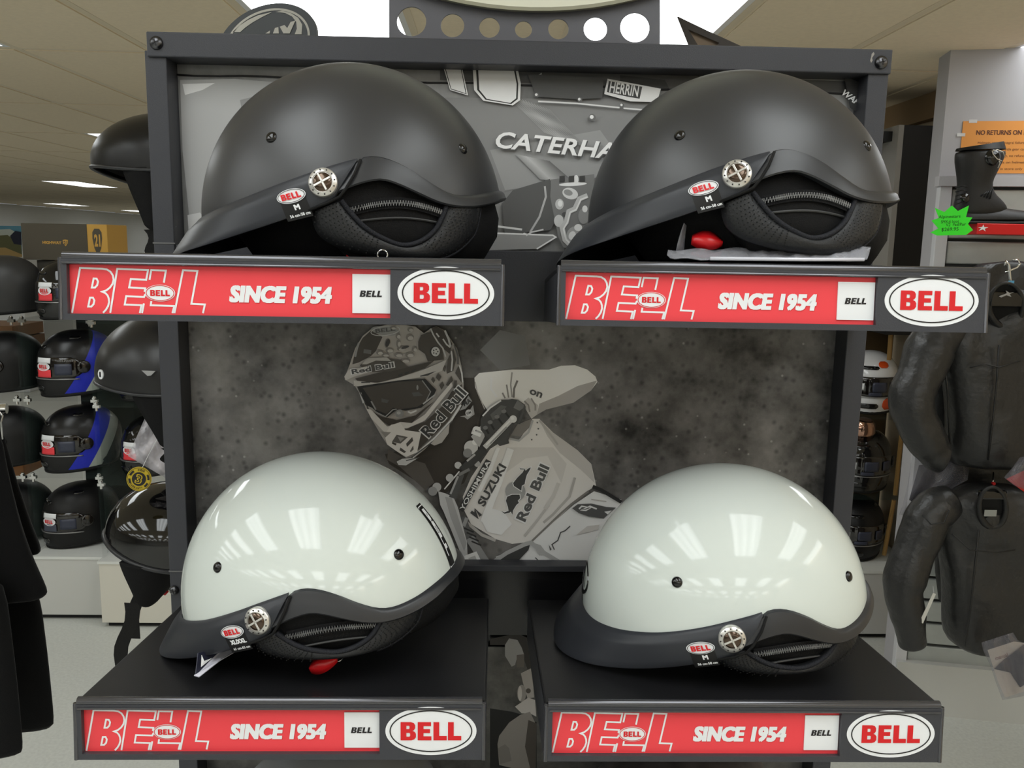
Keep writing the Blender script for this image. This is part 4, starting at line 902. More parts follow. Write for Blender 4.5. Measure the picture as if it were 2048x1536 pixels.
def full_helmet(pos, yaw, shellM, label, sc_=1.0, red=True, stripes=None, group='full-face helmets on the glass shelves', peak=False, sticker=True, leaflets=False, word=None, pit=0):
    h = empty('full_face_helmet', pos, label=label, cat='helmet', group=group)
    A, Bb, Cc = .160 * sc_, .126 * sc_, .148 * sc_
    def S(ph, z, off=0):
        p = radians(ph); z /= sc_
        s = max(0, 1 - (max(z, 0) / .148) ** 2.3) ** (1 / 2.3) if z >= 0 else 1 - .16 * (-z / .12) ** 2
        f = 1 + .10 * max(0, cos(p)) ** 2 * max(0, min(1, (-z - .02) / .07)) - .05 * max(0, -cos(p)) * max(0, -z / .1)
        z *= sc_
        return Vector((-(A * f + off) * cos(p) * s, -(Bb + off) * sin(p) * s, z))
    zb = lambda ph: (-.118 + .022 * (1 - cos(radians(ph))) / 2) * sc_
    b = MB(); rows = []
    for j in range(25):
        t = j / 24; row = []
        for i in range(48):
            ph = 7.5 * i
            z = Cc * cos(t / .6 * pi / 2) if t <= .6 else zb(ph) * (t - .6) / .4
            row.append(S(ph, z) if t > 0 else Vector((0, 0, Cc)))
        rows.append(row)
    k = b.grid(rows, closeu=True); b.cap(k + 24 * 48, 48)
    b.build('shell', shellM, h, smooth=True)
    def pat(name, m_, u0, u1, z0, z1, off, nu=20, nv=6, th=.004, parent=h, rnd=.2):
        b = MB(); rows = []
        for j in range(nv + 1):
            v = j / nv; row = []
            for i in range(nu + 1):
                u = i / nu; uu = 2 * u - 1
                zz = lerp(z0, z1, v); sh = 1 - rnd * abs(2 * v - 1) ** 3
                row.append(S(lerp(u0, u1, .5 + uu * sh / 2), zz * sc_, off))
            rows.append(row)
        b.grid(rows); return b.build(name, m_, parent, smooth=2, solid=th, soff=-1, recalc=False)
    vis = pat('visor_shield', M_SMOKE, -84, 84, -.040, .046, .003, 30, 8)
    pat('visor_edge', mat('visor_edge_silver', rgb(150), .3, metal=.6), -78, 78, -.046, -.0415, .0045, 26, 1, rnd=0, parent=vis)
    for s in (1, -1):
        P = S(s * 84, .006 * sc_, .004); n_ = Vector((0, -s, 0)); M = n_.to_track_quat('Z', 'Y').to_matrix().to_4x4(); M.translation = P
        b = MB(); b.lathe([(.028, -.004), (.028, .002), (.022, .005), (.0001, .006)], M, 20, caps=False); b.build('visor_pivot', M_SMOKE, h, smooth=2)
    pat('chin_vent', M_GLOSSK, -22, 22, -.095, -.072, .003, 10, 3)
    pat('brow_vent', M_GLOSSK, -20, 20, .078, .092, .004, 8, 2)
    pat('top_vent', M_GLOSSK, 60, 84, .118, .128, .004, 5, 2)
    b = MB(); b.tube([S(360 * i / 32, zb(360 * i / 32) + .003, -.006) for i in range(32)], .009 * sc_, 8, closed=True); b.build('neck_roll', M_NECK, h, smooth=2)
    if sticker:
        f = lambda off: (lambda u, v, d: S(22 + math.degrees(u / .16), v, off))
        st = pat('visor_sticker', M_RED if red else mat('sticker_greyblue', rgb(70, 74, 88), .4), 10, 38, -.036, -.004, .0075, 8, 4, th=.0005, rnd=0)
        pat('price_label', M_WHITE, 10, 38, .022, .044, .0075, 8, 3, th=.0005, parent=st, rnd=0)
        g = lambda off: (lambda u, v, d: S(24 + math.degrees(u / .16), .008 * sc_ + v, off))
        b = MB(); b.prism(ellipse(0, 0, .037, .019, 30), g(.0085), None, 0); b.build('sticker_oval', M_WHITE, st, recalc=False)
        b = MB(); put_bell(b, 0, 0, .048, .016, lambda u, v, d: g(.0095)(-u if False else u, v, d)); b.build('sticker_letters', M_LOGORED, st, recalc=False)
        pat('visor_leaflet', mat('leaflet_slate', rgb(58, 62, 78), .35), 44, 68, -.026, .020, .007, 6, 4, th=.0005, rnd=0)
    if leaflets:
        m_ = mat('leaflet_slate', rgb(58, 62, 78), .35); pat('visor_leaflet', m_, 6, 34, -.020, .024, .0075, 6, 4, th=.0005, rnd=.1); pat('visor_leaflet', m_, 42, 62, -.018, .024, .0075, 6, 4, th=.0005, rnd=.1); pat('visor_leaflet', m_, 0, 26, -.037, -.022, .0075, 6, 3, th=.0005, rnd=.1); pat('price_label', M_WHITE, -26, -8, -.012, .018, .0075, 5, 3, th=.0005, rnd=0)
    if word:
        b = MB(); g = lambda u, v, d: S(128 + math.degrees(u / .14), -.055 * sc_ + v, .002)
        put_text(b, word, 0, 0, .10 * sc_, .05 * sc_, g, rot=.9, skew=.2, bold=.05); b.build('side_lettering', mat('ink_navy', rgb(30, 34, 44), .4), h, recalc=False)
    if stripes:
        for u0, u1, z0, z1, m_ in stripes: pat('paint_stripe', m_, u0, u1, z0, z1, .0015, 12, 4, th=.0006, rnd=.5)
    h.rotation_euler = (0, pit, radians(yaw))
    return h
# ================================================================ left side of the shop
YC = 2.75
zs = [at(100, y, YC).z for y in (640, 797, 950)]
M_CAB1 = mat('white_laminate', rgb(206, 206, 202), .4); M_CAB2 = mat('cream_laminate', rgb(222, 218, 206), .4); M_BLACKBOX = mat('black_card', rgb(20, 20, 21), .6)
xs1 = at(219, 1170, 2.72).x; zt1 = at(150, 1110, 2.72).z
def base(x0, x1, y0, y1, zt, m_, label):
    o = empty('cabinet_base', (x0, y0, 0), label=label, cat='cabinet')
    MB().box(0, .0, .022, x1 - x0, y1 - y0, zt - .012).build('body', m_, o, bevel=.002)
    MB().box(-.004, -.004, zt - .012, x1 - x0, y1 - y0, zt).build('cabinet_top', mat('laminate_top', rgb(226, 228, 224), .3), o)
    MB().box(.02, .02, 0, x1 - x0 - .02, y1 - y0 - .02, .022).build('plinth', M_BLACKBOX, o)
    return o
base(-2.9, xs1, 2.70, 3.2, zt1, M_CAB1, 'grey-white cabinet base under the glass helmet case, left edge')
zt2 = at(300, 1120, 2.64).z
base(xs1 + .003, -1.0, 2.62, 3.1, zt2, M_CAB2, 'cream cabinet base behind the glossy black hanging helmet')
def glass_case(x0, x1, y0, y1, zl, ztop, zbase, label, back=None):
    o = empty('glass_case', (0, 0, 0), label=label, cat='display case')
    for z in zl:
        MB().box(x0, y0, z - .006, x1, y1, z).build('glass_shelf', M_GLASS, o)
        for x in (x0 + .02, x1 - .015):
            b = MB(); b.box(x - .014, y0 - .006, z - .009, x + .014, y0 + .010, z + .003); b.tube([(x, y0, z - .022), (x, y0, z + .018)], .006, 10); b.tube([(x, y0 - .009, z + .009), (x, y0 + .008, z + .009)], .006, 10)
            b.build('shelf_clip', M_CHROME, o, smooth=True)
    for x in (x0, x1 - .006): MB().box(x, y0 + .015, zbase + .002, x + .006, y1, ztop).build('glass_side', M_GLASS, o)
    if back: MB().box(back, y1 - .01, zbase + .001, x1 - .008, y1, ztop - .012).build('back_board', M_BLACKBOX, o)
    return rebase(o, ((x0 + x1) / 2, (y0 + y1) / 2, zbase))
xm = at(62, 797, YC).x
glass_case(xm - .02, xs1 - .003, 2.72, 3.24, zs, zs[0] + .004, zt1, 'glass shelf tower holding the blue graphic helmets', back=max(xm - .01, at(82, 900, 3.2).x))
glass_case(-2.95, xm - .03, 2.72, 3.24, zs, zs[0] + .004, zt1, 'glass shelf tower of black helmets at the left edge')
zs2 = [at(270, y, 2.66).z for y in (645, 811, 966)]
glass_case(xs1 + .006, -1.05, 2.64, 3.06, zs2, zs2[0] + .004, zt2, 'glass shelf tower behind the hanging half helmets', back=xs1 + .25)
HB_ = .118
def ff(px, py, z, Y, **k):
    sc_ = k.get('sc_', 1.0); P = at(px, py, Y)
    return full_helmet((P.x, Y, z + .121 * sc_), **k)
ff(150, 590, zs[0] + .002, 2.865, yaw=48, shellM=M_GLOSSK, label='glossy black helmet with red sticker on the top glass shelf beside the sign', sc_=.98)
ff(12, 590, zs[0] + .002, 2.93, yaw=14, shellM=mat('satin_graphite', rgb(52, 52, 52), .45), label='graphite grey helmet on the top glass shelf at the left edge', sc_=1.0, sticker=False)
ff(16, 745, zs[1] + .002, 2.93, yaw=18, shellM=M_SATINK, label='satin black helmet on the second glass shelf, left edge', sc_=1.02, sticker=False)
ff(160, 745, zs[1] + .002, 2.90, yaw=40, shellM=paint_blue(), label='blue and black graphic helmet on the second glass shelf', sc_=1.08, word='BELL')
ff(22, 890, zs[2] + .002, 2.93, yaw=18, shellM=M_SATINK, label='satin black helmet on the third glass shelf, left edge', sc_=1.02, sticker=False)
ff(166, 890, zs[2] + .002, 2.90, yaw=40, shellM=paint_blue(), label='blue and black graphic helmet on the third glass shelf', sc_=1.08, word='BELL')
ff(38, 1050, zt1 + .002, 2.96, yaw=18, shellM=M_SATINK, label='satin black helmet on the cabinet top behind the shirts', sc_=1.02, sticker=False)
ff(166, 1050, zt1 + .002, 2.92, yaw=42, shellM=M_SATINK, label='satin black helmet with grey visor sticker on the cabinet top', sc_=1.05, red=False)
ff(312, 760, zs2[1] + .002, 2.86, yaw=42, shellM=M_GLOSSK, label='black helmet with red sticker behind the middle hanging helmet', sc_=1.0)
ff(318, 915, zs2[2] + .002, 2.86, yaw=42, shellM=M_GLOSSK, label='black helmet with red sticker under the clear bag', sc_=1.0)
ff(318, 1075, zt2 + .002, 2.86, yaw=42, shellM=M_SATINK, label='dark helmet behind the glossy hanging helmet ear flap', sc_=1.0, red=False)
# cartons behind the left tower
for x, y, z0, w_, hh, c, lb in ((8, 650, zs[1] + .20, .16, .06, (120, 86, 56), 'brown carton on top of its stack, left edge behind glass'), (8, 690, zs[1] + .13, .18, .065, (104, 74, 48), 'brown carton second in its stack, left edge behind glass'), (26, 930, zs[2] - .16, .18, .10, (150, 100, 56), 'tan carton low behind the satin black helmets')):
    P = at(x, y, 3.4); o = MB().box(P.x - w_, 3.3, z0, P.x + w_ * .6, 3.6, z0 + hh).build('carton', mat('card_%d' % c[0], rgb(*c), .7), label=lb, cat='box', bevel=.003)
# boot boxes on top of the tower
YB_ = 3.0
def carton(P4, Yd, name, m_, label, side=None, sidew=0):
    o = empty(name, (0, 0, 0), label=label, cat='box')
    q = [at(x, y, Yd) for x, y in P4]
    return o, q
zb1 = at(100, 520, YB_).z; zb0 = zs[0] + .001
x0, x1, x2 = at(45, 500, YB_).x, at(176, 500, YB_).x, at(216, 500, YB_).x
o = empty('storage_carton', (x0 + .05, YB_ + .02, zb0), label='dark grey carton under the branded shoe box', cat='box')
MB().box(0, 0, 0, x2 - x0 - .06, .2, zb1 - zb0 - .002).build('carton_body', mat('card_dark', rgb(66, 62, 54), .7), o, bevel=.002)
zt = at(100, 447, YB_).z
o = empty('shoe_box', (x0, YB_, zb1), label='dark brown shoe box with yellow end panel above the left sign', cat='box')
M_CARD = mat('card_brown', rgb(82, 76, 64), .7); M_YEL = mat('card_yellow', rgb(206, 160, 74), .6)
MB().box(0, 0, 0, x1 - x0, .22, zt - zb1).build('box_body', M_CARD, o, bevel=.002)
e_ = MB().box(x1 - x0, .0, 0, x2 - x0, .22, zt - zb1).build('end_panel', M_YEL, o, bevel=.002)
f = lambda u, v, d: Vector((u, -.0012, v)); hh = zt - zb1; wb = x1 - x0
b = MB(); put_text(b, 'HIGHWAY', wb * .46, hh * .48, wb * .29, hh * .085, f, bold=.04); sh_ = [(-1, .9), (0, 1.1), (1, .9), (.9, -.2), (0, -1.1), (-.9, -.2)]
b.prism([(wb * .665 + x * wb * .04, hh * .48 + y * hh * .085) for x, y in sh_], f, None, 0); b.build('box_lettering', M_YEL, o, recalc=False)
b = MB(); put_text(b, '21', wb * .665, hh * .485, wb * .055, hh * .10, lambda u, v, d: Vector((u, -.002, v)), bold=.03); b.build('shield_number', M_CARD, o, recalc=False)
cx = (x1 + x2) / 2 - x0; we = x2 - x1
b = MB(); b.prism([(cx + x * we * .24, hh * .5 + y * hh * .38) for x, y in ((-.5, 1), (.5, 1), (.95, .75), (1, .3), (.7, -.4), (0, -1), (-.7, -.4), (-1, .3), (-.95, .75))], f, None, 0); b.build('shield', M_CARD, e_, recalc=False)
b = MB(); put_text(b, '21', cx, hh * .56, we * .3, hh * .34, lambda u, v, d: Vector((u, -.002, v)), bold=.04); b.build('shield_number', M_YEL, e_, recalc=False)
# far end of the shop, left
o = empty('wall_mural', (at(0, 480, 9).x, 9, 0), label='colourful landscape banner far back at the left edge', cat='banner')
def far(n, P, v, k):
    b = MB(); b.prism(P, lambda u, w_, d: at(u, w_, 9 - .004 * k) - o.location + Vector((0, d, 0)), .003, 0); b.build(n, v, o)
far('banner_sky', [(-120, 450), (42, 452), (44, 515), (-120, 515)], mat('mural_blue', rgb(110, 170, 200), .6), 0)
far('banner_cloud', [(-120, 465), (20, 458), (42, 470), (10, 480), (-120, 484)], mat('mural_white', rgb(210, 220, 214), .6), 1)
far('banner_field', [(-120, 478), (15, 470), (42, 490), (44, 512), (-120, 506)], mat('mural_green', rgb(110, 112, 78), .6), 2)
far('banner_sand', [(-120, 500), (10, 495), (44, 509), (44, 518), (-120, 518)], mat('mural_sand', rgb(196, 166, 110), .6), 3)
far('banner_rider', [(20, 472), (30, 462), (42, 464), (43, 490), (28, 488)], mat('mural_navy', rgb(40, 44, 66), .6), 4)
P = at(-60, 510, 8.6); b = MB().box(P.x - .6, 8.5, 0, at(50, 510, 8.6).x, 8.9, P.z - .02); b.build('counter', mat('counter_white', rgb(225, 226, 228), .5), label='white shop counter far back at the left edge', cat='counter', bevel=.01)
# ================================================================ hanging half helmets, left of the rack
def dome_helmet(c, label, shellM, yaw, pit, rol, abc, flapl=.10, flx=(0, 1), stx=None, badge=None, straplen=.06, bead=.003, rimz=-.01):
    h = empty('hanging_helmet', c, label=label, cat='helmet', group='half helmets hanging beside the rack')
    A, Bb, Cc = abc
    def S(ph, z, off=0):
        p_ = radians(ph); s = sqrt(max(0, 1 - (z / (Cc + off)) ** 2)) if z >= 0 else 1 - .06 * (-z / .05) ** 2
        return Vector((-(A + off) * cos(p_) * s, -(Bb + off) * sin(p_) * s, z))
    zr = lambda ph: rimz - .018 * sin(radians(ph)) ** 2 - .006 * (1 - cos(radians(ph)))
    b = MB(); rows = []
    for j in range(21):
        t = j / 20; rows.append([(S(7.5 * i, Cc * cos(t / .88 * pi / 2)) if t <= .88 else S(7.5 * i, zr(7.5 * i) * (t - .88) / .12)) if t else Vector((0, 0, Cc)) for i in range(48)])
    b.grid(rows, closeu=True); b.build('shell', shellM, h, smooth=2)
    b = MB(); b.tube([S(7.5 * i, zr(7.5 * i), .0005) for i in range(48)], bead, 8, closed=True); b.build('rim_bead', M_TRIMK, h, smooth=2)
    b = MB(); rows = [[S(7.5 * i, zr(7.5 * i) + .002 + t * .06, -.012 - t * .02) for i in range(48)] for t in (0, .5, 1)]; k = b.grid(rows, closeu=True); b.cap(k + 96, 48); b.build('lining', M_LINER, h, smooth=2)
    for s in (1, -1):
        b = MB(); rows = []
        for j in range(13):
            t = j / 12; w0 = lerp(46, 20, t ** 1.5); cph = lerp(104, 96, t)
            row = []
            for i in range(9):
                u = -1 + i / 4
                q = S(s * (cph + u * w0 * (1 - .25 * t)), 0, -.006); z = zr(cph) + .006 - t * flapl
                row.append(Vector((flx[0] + q.x * flx[1] * (1 - .25 * t), q.y * (1 - .12 * t), z + .010 * (u * u) * t)))
            rows.append(row)
        b.grid(rows); b.build('ear_flap', M_LINER, h, smooth=2, solid=.008, recalc=False)
    st = []; y_ = -Bb * .80; z0 = zr(90) - flapl + .008
    for s in (1, -1):
        b = MB(); pth = [Vector(((flx[0] if stx is None else stx) + .005 * sin(k * .9) - (.0 if stx is None else .006 * k / 8), s * -y_ * (1 - .03 * k), z0 - straplen * k / 8)) for k in range(9)]
        rows = [[p_ + Vector((-.011, 0, 0)), p_ + Vector((.011, 0, 0)), p_ + Vector((.011, .0016, 0)), p_ + Vector((-.011, .0016, 0))] for p_ in pth]; b.loft(rows)
        b.build('chin_strap', M_WEB, h)
    if badge:
        P = S(*badge); n_ = Vector((P.x / A**2, P.y / Bb**2, P.z / Cc**2)).normalized(); M = n_.to_track_quat('Z', 'Y').to_matrix().to_4x4(); M.translation = P
        b = MB(); b.lathe([(.008, -.001), (.008, .0012), (.0001, .0014)], M, 18, caps=False); bb = b.build('rim_badge', M_WHITE, h)
        b = MB(); b.box(-.002, -.004, .0012, .002, .004, .002, M); b.build('badge_mark', M_LOGOBLACK, bb)
    h.rotation_euler = (radians(rol), radians(pit), radians(yaw))
    return h
YHH = .42
P = at(336, 320, YHH); dome_helmet(P, 'matte black half helmet hanging topmost beside the rack, ear flap below', mat('satin_black_dome', rgb(18, 18, 19), .35), 8, -4, -6, flapl=.095, abc=(.116, .10, .072), straplen=.05, flx=(-.018, .52))
P = at(334, 740, YHH); dome_helmet(P, 'matte black half helmet hanging beside the rack, middle, with round badge', mat('satin_black_dome2', rgb(34, 34, 35), .33), 14, -3, -4, flapl=.095, abc=(.112, .10, .098), badge=(34, .004), straplen=.03, flx=(0, .8))
P = at(345, 1062, YHH); dome_helmet(P, 'glossy black half helmet hanging lowest beside the rack, long strap', M_GLOSSK, 14, 9, 2, flapl=.075, abc=(.108, .10, .086), straplen=.135, bead=.0042, flx=(-.028, .75), stx=-.045)
hm = [x for x in COL.objects if x.name.startswith('hanging_helmet')][1]; bpy.context.view_layer.update(); _q = hm.matrix_world.inverted()
b = MB(); b.prism([(283, 741), (311, 742), (302, 751), (295, 752)], lambda u, v, d: _q @ at(u, v, YHH - .108), None, 0); b.build('flap_logo', mat('flap_logo_grey', rgb(170), .5), hm, recalc=False)
# hooks that carry them
for i, y in enumerate((250, 640, 965)):
    P = at(318, y, YHH); b = MB(); b.tube([(-.42, .047, P.z + .05), (-.43, YHH * .5, P.z + .05), (P.x, YHH, P.z + .045), (P.x, YHH + .05, P.z + .06)], .004, 8); b.build('side_hook', M_STEEL, rack, smooth=2)
# round warranty tag
T3 = at(278, 958, .30); o = empty('warranty_tag', T3, Matrix.Rotation(-.25, 3, 'Y'), label='round yellow and black tag with a number three on a thread', cat='tag')
o.rotation_euler = (0, .3, .1)
M_TAGY = mat('tag_yellow', rgb(206, 178, 38), .45)
r_ = .0190
b = MB(); b.prism(ellipse(0, 0, r_, r_ * 1.05, 40), lambda u, v, d: Vector((u, d, v)), .001, 0); b.build('tag_disc', M_TAGY, o)
b = MB(); f = lambda u, v, d: Vector((u, -.0006, v))
b.prism(ellipse(0, 0, r_ * .56, r_ * .60, 32), f, None, 0)
for q in ribbon(ellipse(0, 0, r_ * .92, r_ * .97, 40), .0006, True): b.prism(q, f, None, 0)
for a0, a1 in ((.15, .75), (pi - .75, pi - .15), (pi + .2, pi + .7), (2 * pi - .7, 2 * pi - .2)):
    for q in ribbon([(r_ * .76 * cos(lerp(a0, a1, k / 6)), r_ * .8 * sin(lerp(a0, a1, k / 6))) for k in range(7)], .0032, False): b.prism(q, f, None, 0)
b.build('tag_print', M_LOGOBLACK, o, recalc=False)
b = MB(); put_text(b, '3', 0, 0, r_ * .55, r_ * .85, lambda u, v, d: Vector((u, -.0012, v)), bold=.06); b.build('tag_number', M_TAGY, o, recalc=False)
b = MB(); put_text(b, '3', 0, 0, r_ * .36, r_ * .7, lambda u, v, d: Vector((u, -.0016, v)), bold=.0); b.build('tag_number_inner', M_LOGOBLACK, o, recalc=False)
b = MB(); b2 = MB()
for k in range(9):
    a = -pi / 2 + (k - 4) * .19; put_text(b, 'WARRANTY '[k:k + 1] if k < 8 else 'Y', r_ * .77 * cos(a), r_ * .8 * sin(a), .0022, .0036, f, rot=a + pi / 2, bold=.02) if k < 8 else None
    a = pi / 2 - (k - 4) * .16
    if 1 < k < 7: put_text(b2, '3YEAR'[k - 2], r_ * .77 * cos(a), r_ * .8 * sin(a), .0022, .0036, f, rot=a - pi / 2, bold=.02)
b.build('tag_lower_lettering', M_LOGOBLACK, o, recalc=False)
b2.build('tag_upper_lettering', M_LOGOBLACK, o, recalc=False)
b = MB(); b.tube([(0, 0, r_ * .95), (.002, .01, r_ + .02), (.006, .03, r_ + .05)], .0004, 5); b.build('tag_thread', M_WHITE, o)
# clear bag hanging under the middle helmet
M_BAG = mat('clear_polybag', rgb(226, 222, 228), .12, alpha=.42, spec=.8, bump=.6, bscale=40)
o = empty('clear_bag', (0, 0, 0), label='crumpled clear plastic bag with papers hanging beside the rack post', cat='bag')
b = MB(); L_ = [(290, 835), (262, 900), (257, 910), (272, 908), (330, 965), (345, 950), (345, 830)]; 
rows = []
for j in range(9):
    t = j / 8; xl = lerp(292, 256, t); xr = 350; y = lerp(832, 912, t)
    rows.append([at(lerp(xl, xr, i / 8), y + i / 8 * t * 55, .36 + .012 * sin(i * 1.7 + j * 1.1)) for i in range(9)])
b.grid(rows); b.build('bag_film', M_BAG, o, smooth=2, solid=.0006, recalc=False)
b = MB(); b.prism([(318, 848), (345, 845), (345, 955), (328, 945), (285, 905)], lambda u, v, d: at(u, v, .39 + d), .002, 0); b.build('bag_paper', mat('paper_grey', rgb(188, 180, 178), .6), o); rebase(o, at(310, 900, .38))
# small red release lever by the post
o = empty('buckle_strap', at(333, 1165, .36), label='black buckle with thin red lever beside the rack post', cat='strap')
q = lambda x, y, Y=.36: at(x, y, Y) - o.location
b = MB(); b.tube([q(334, 1120), q(331, 1135), q(318, 1147), q(316, 1150), q(326, 1156), q(334, 1158)], [.004, .005, .004, .002, .003, .004], 8); b.tube([q(331, 1158), q(330, 1172), q(330, 1182)], .0022, 8); b.tube([q(337, 1158), q(337, 1180)], .0022, 8); b.build('buckle', M_GLOSSK, o, smooth=2)
b = MB(); b.tube([q(303, 1178), q(312, 1180), q(322, 1184), q(330, 1187), (q(336, 1182))], [.001, .0018, .003, .0035, .002], 8); b.build('release_lever', M_REDTAB, o, smooth=2)
# ================================================================ black shirts, left foreground
M_TEE = mat('black_jersey', rgb(17, 17, 18), .9, spec=.15, bump=.35, bscale=500, sheen=.1)
def tee(Y, prof, xl, label, dep=.10, seed=0):
    o = empty('hanging_shirt', at(0, 1000, Y), label=label, cat='shirt', group='black shirts on the rail'); rows = []
    for y, xr in prof:
        a = at(xr, y, Y); lft = at(xl, y, Y); row = []
        for i in range(40):
            t = 2 * pi * i / 40
            wv = 1 + .10 * sin(5 * t + seed + y * .004) + .05 * sin(11 * t + y * .009)
            cx = (a.x + lft.x) / 2; rx = (a.x - lft.x) / 2
            row.append(Vector((cx + rx * cos(t) * (1 + .012 * sin(9 * t + y * .01)), Y + dep * sin(t) * wv, a.z)) - o.location)
        rows.append(row)
    b = MB(); b.loft(rows); b.build('shirt_body', M_TEE, o, smooth=2, sub=1)
    b = MB(); c = at(2, 845, Y) - o.location; b.tube([c + Vector((0, 0, -.03)), c, c + Vector((.004, 0, .012)), c + Vector((-.004, 0, .022)), c + Vector((-.012, 0, .016))], .0015, 6); b.build('hanger_hook', M_CHROME, o, smooth=2)
    return o
px = lambda L: [(800 + y * .479, x * .479) for x, y in L]
tee(.68, px([(5, 110), (18, 150), (35, 210), (70, 330), (105, 430), (135, 520), (160, 580), (176, 625), (168, 645), (130, 650)]), -260, 'black shirt with the shorter sleeve, rearmost on the rail', .03, 1)
tee(.53, px([(4, 120), (12, 180), (30, 280), (60, 400), (90, 520), (130, 640), (165, 720), (200, 798), (195, 815), (175, 828), (160, 840)]), -300, 'black shirt sleeve in front on the rail', .03, 2)
tee(.605, px([(40, 560), (90, 640), (140, 760), (170, 850), (180, 930), (195, 1050), (208, 1180), (220, 1290), (226, 1360), (205, 1380)]), -320, 'long black shirt hem hanging lowest on the rail', .032, 3)
tee(.46, px([(10, 700), (30, 850), (50, 1000), (70, 1180), (85, 1330), (96, 1440), (92, 1472), (66, 1486)]), -320, 'black shirt nearest the camera with dipping hem', .028, 4)
b = MB(); c = at(2, 838, .56); b.tube([(c.x - .9, .30, c.z + .01), (c.x - .3, .54, c.z + .012), (c.x - .01, .60, c.z + .012)], .010, 10); b.tube([(c.x - .9, .30, c.z + .01), (c.x - .9, .30, 0)], .014, 10)
b.build('clothes_rail', M_CHROME, label='chrome clothes rail carrying the black shirts', cat='rail', smooth=True)
# ================================================================ right side of the shop
# slat wall bay with grey header wall
WA = Vector((1.47, 1.98, 0)); WD = Vector((cos(-.2), sin(-.2), 0)); WN = Vector((WD.y, -WD.x, 0))   # runs right and nearer; WN faces the aisle
def bay(px_, py_, off=0):      # photo pixel -> point on the bay's face
    d = FW + RT * ((px_ - 1024) / F) - UP * ((py_ - 768) / F); n = WN
    t = ((WA + n * off) - CAM).dot(n) / d.dot(n); return CAM + d * t
def bc(P): v = Vector(P) - WA; return (v.dot(WD), v.z)      # along-wall, height
MW = Matrix((WD, -WN, Vector((0, 0, 1)))).transposed().to_4x4(); MW.translation = WA
uL = bc(bay(1893, 250))[0]; zH = bc(bay(1895, 355))[1]
b = MB(); b.box(uL, .03, 0, uL + 1.25, .16, CEIL, MW); b.build('wall_partition', M_WALLG, kind='structure')
MB().box(uL - .012, -.02, zH - .03, uL + 1.25, .03, zH + .004, MW).build('trim_2', mat('shelf_trim_grey', rgb(190, 188, 192), .5), kind='structure')
sw = empty('slat_wall', WA, MW.to_3x3(), label='galvanised slat wall panel behind the leather jackets', cat='slat wall')
M_SLAT = mat('galvanised_slat', rgb(176, 180, 178), .42, metal=.35, var=.06, vscale=14)
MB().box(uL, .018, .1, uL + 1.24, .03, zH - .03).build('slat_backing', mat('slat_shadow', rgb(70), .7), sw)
MB().box(uL - .004, -.012, .05, uL + .035, .03, zH - .03).build('slat_edge_post', mat('white_upright', rgb(214, 214, 218), .4), sw, bevel=.002)
z = zH - .04; k = 0
while z > .2:
    MB().box(uL + .04, .0, z - .078, uL + 1.24, .02, z).build('slat', M_SLAT, sw, bevel=.004) if k == 0 else None
    if k == 0: s0 = sw.children[-1]
    k += 1; z -= .088
sl0 = [c for c in sw.children if c.name.startswith('slat') and c.name == 'slat'][0]
for i in range(1, k):
    c = sl0.copy(); COL.objects.link(c); c.location = (0, 0, -.088 * i)
MB().box(uL, -.03, 0, uL + 1.24, .018, .20, MW).build('baseboard_right', mat('base_pale', rgb(200, 200, 196), .5), kind='structure')
# notice
o = empty('notice', WA, MW.to_3x3(), label='orange no-returns notice taped on the grey wall', cat='notice')
a, b_ = bc(bay(1932, 240, .0)), bc(bay(1928, 345, .0)); u0, zt, zb = a[0], a[1], b_[1]; wn = .28
OFF = .027
MB().box(u0, OFF, zb, u0 + wn, OFF + .002, zt).build('notice_sheet', mat('orange_paper', rgb(226, 150, 70), .5), o)
b = MB(); f = lambda u, v, d: Vector((u, OFF - .0006, v)); hh = zt - zb
put_text(b, 'NO RETURNS ON HELMETS', u0 + wn * .56, zt - hh * .22, wn * .80, .016, f, fat=.04)
b.build('notice_heading', mat('notice_ink', rgb(96, 52, 30), .6), o, recalc=False); b = MB()
for i, (s_, wd) in enumerate((('Helmets are an integral failure item', .62), ('and used motorcycle gear cannot', .60), ('be resold. Sorry, no refunds', .50), ('or exchanges on helmets', .52), ('Exchange in store only', .45))):
    put_text(b, s_, u0 + wn * .5, zt - hh * (.42 + i * .125), wn * wd, .0105, f)
b.build('notice_body_text', mat('notice_ink', rgb(96, 52, 30), .6), o, recalc=False)
for x, z_ in ((u0 + .03, zt), (u0 - .004, zt - .045), (u0 + .06, zb + .012)):
    MB().box(x - .012, OFF - .001, z_ - .006, x + .014, OFF, z_ + .005).build('tape', mat('clear_tape', rgb(240), .2, alpha=.7), o)
# boot on red shoe rest
YBt = 1.82
o = empty('boot_rest', at(1960, 455, YBt), label='red boot shelf with white star under the tall black boot', cat='shelf')
q0, q1 = at(1936, 468, YBt), at(2046, 444, YBt)
b = MB(); b.box(q0.x, YBt - .05, q0.z - .001, q1.x + .14, YBt + .10, q0.z + .034); b.v = [tuple(Vector(v) - o.location) for v in b.v]; b.build('rest_body', mat('boot_shelf_red', rgb(214, 26, 28), .3), o, bevel=.002)
b = MB(); S_ = [(0, .5), (.12, .14), (.62, .10), (.2, -.1), (.34, -.5), (0, -.2), (-.5, -.42), (-.22, -.02), (-.6, .05), (-.12, .16)]
c = at(1966, 456, YBt - .051); b.prism([(c.x + x * .028, c.z + y * .022) for x, y in S_], lambda u, v, d: Vector((u, YBt - .0515, v)) - o.location, None, 0); b.build('star_mark', M_WHITE, o, recalc=False)
o = empty('motorcycle_boot', at(1950, 440, YBt), label='tall black leather motorcycle boot on the red shelf', cat='boot')
M_BOOT = mat('boot_leather', rgb(26, 25, 25), .48, spec=.5, bump=.3, bscale=90)
L_ = o.location
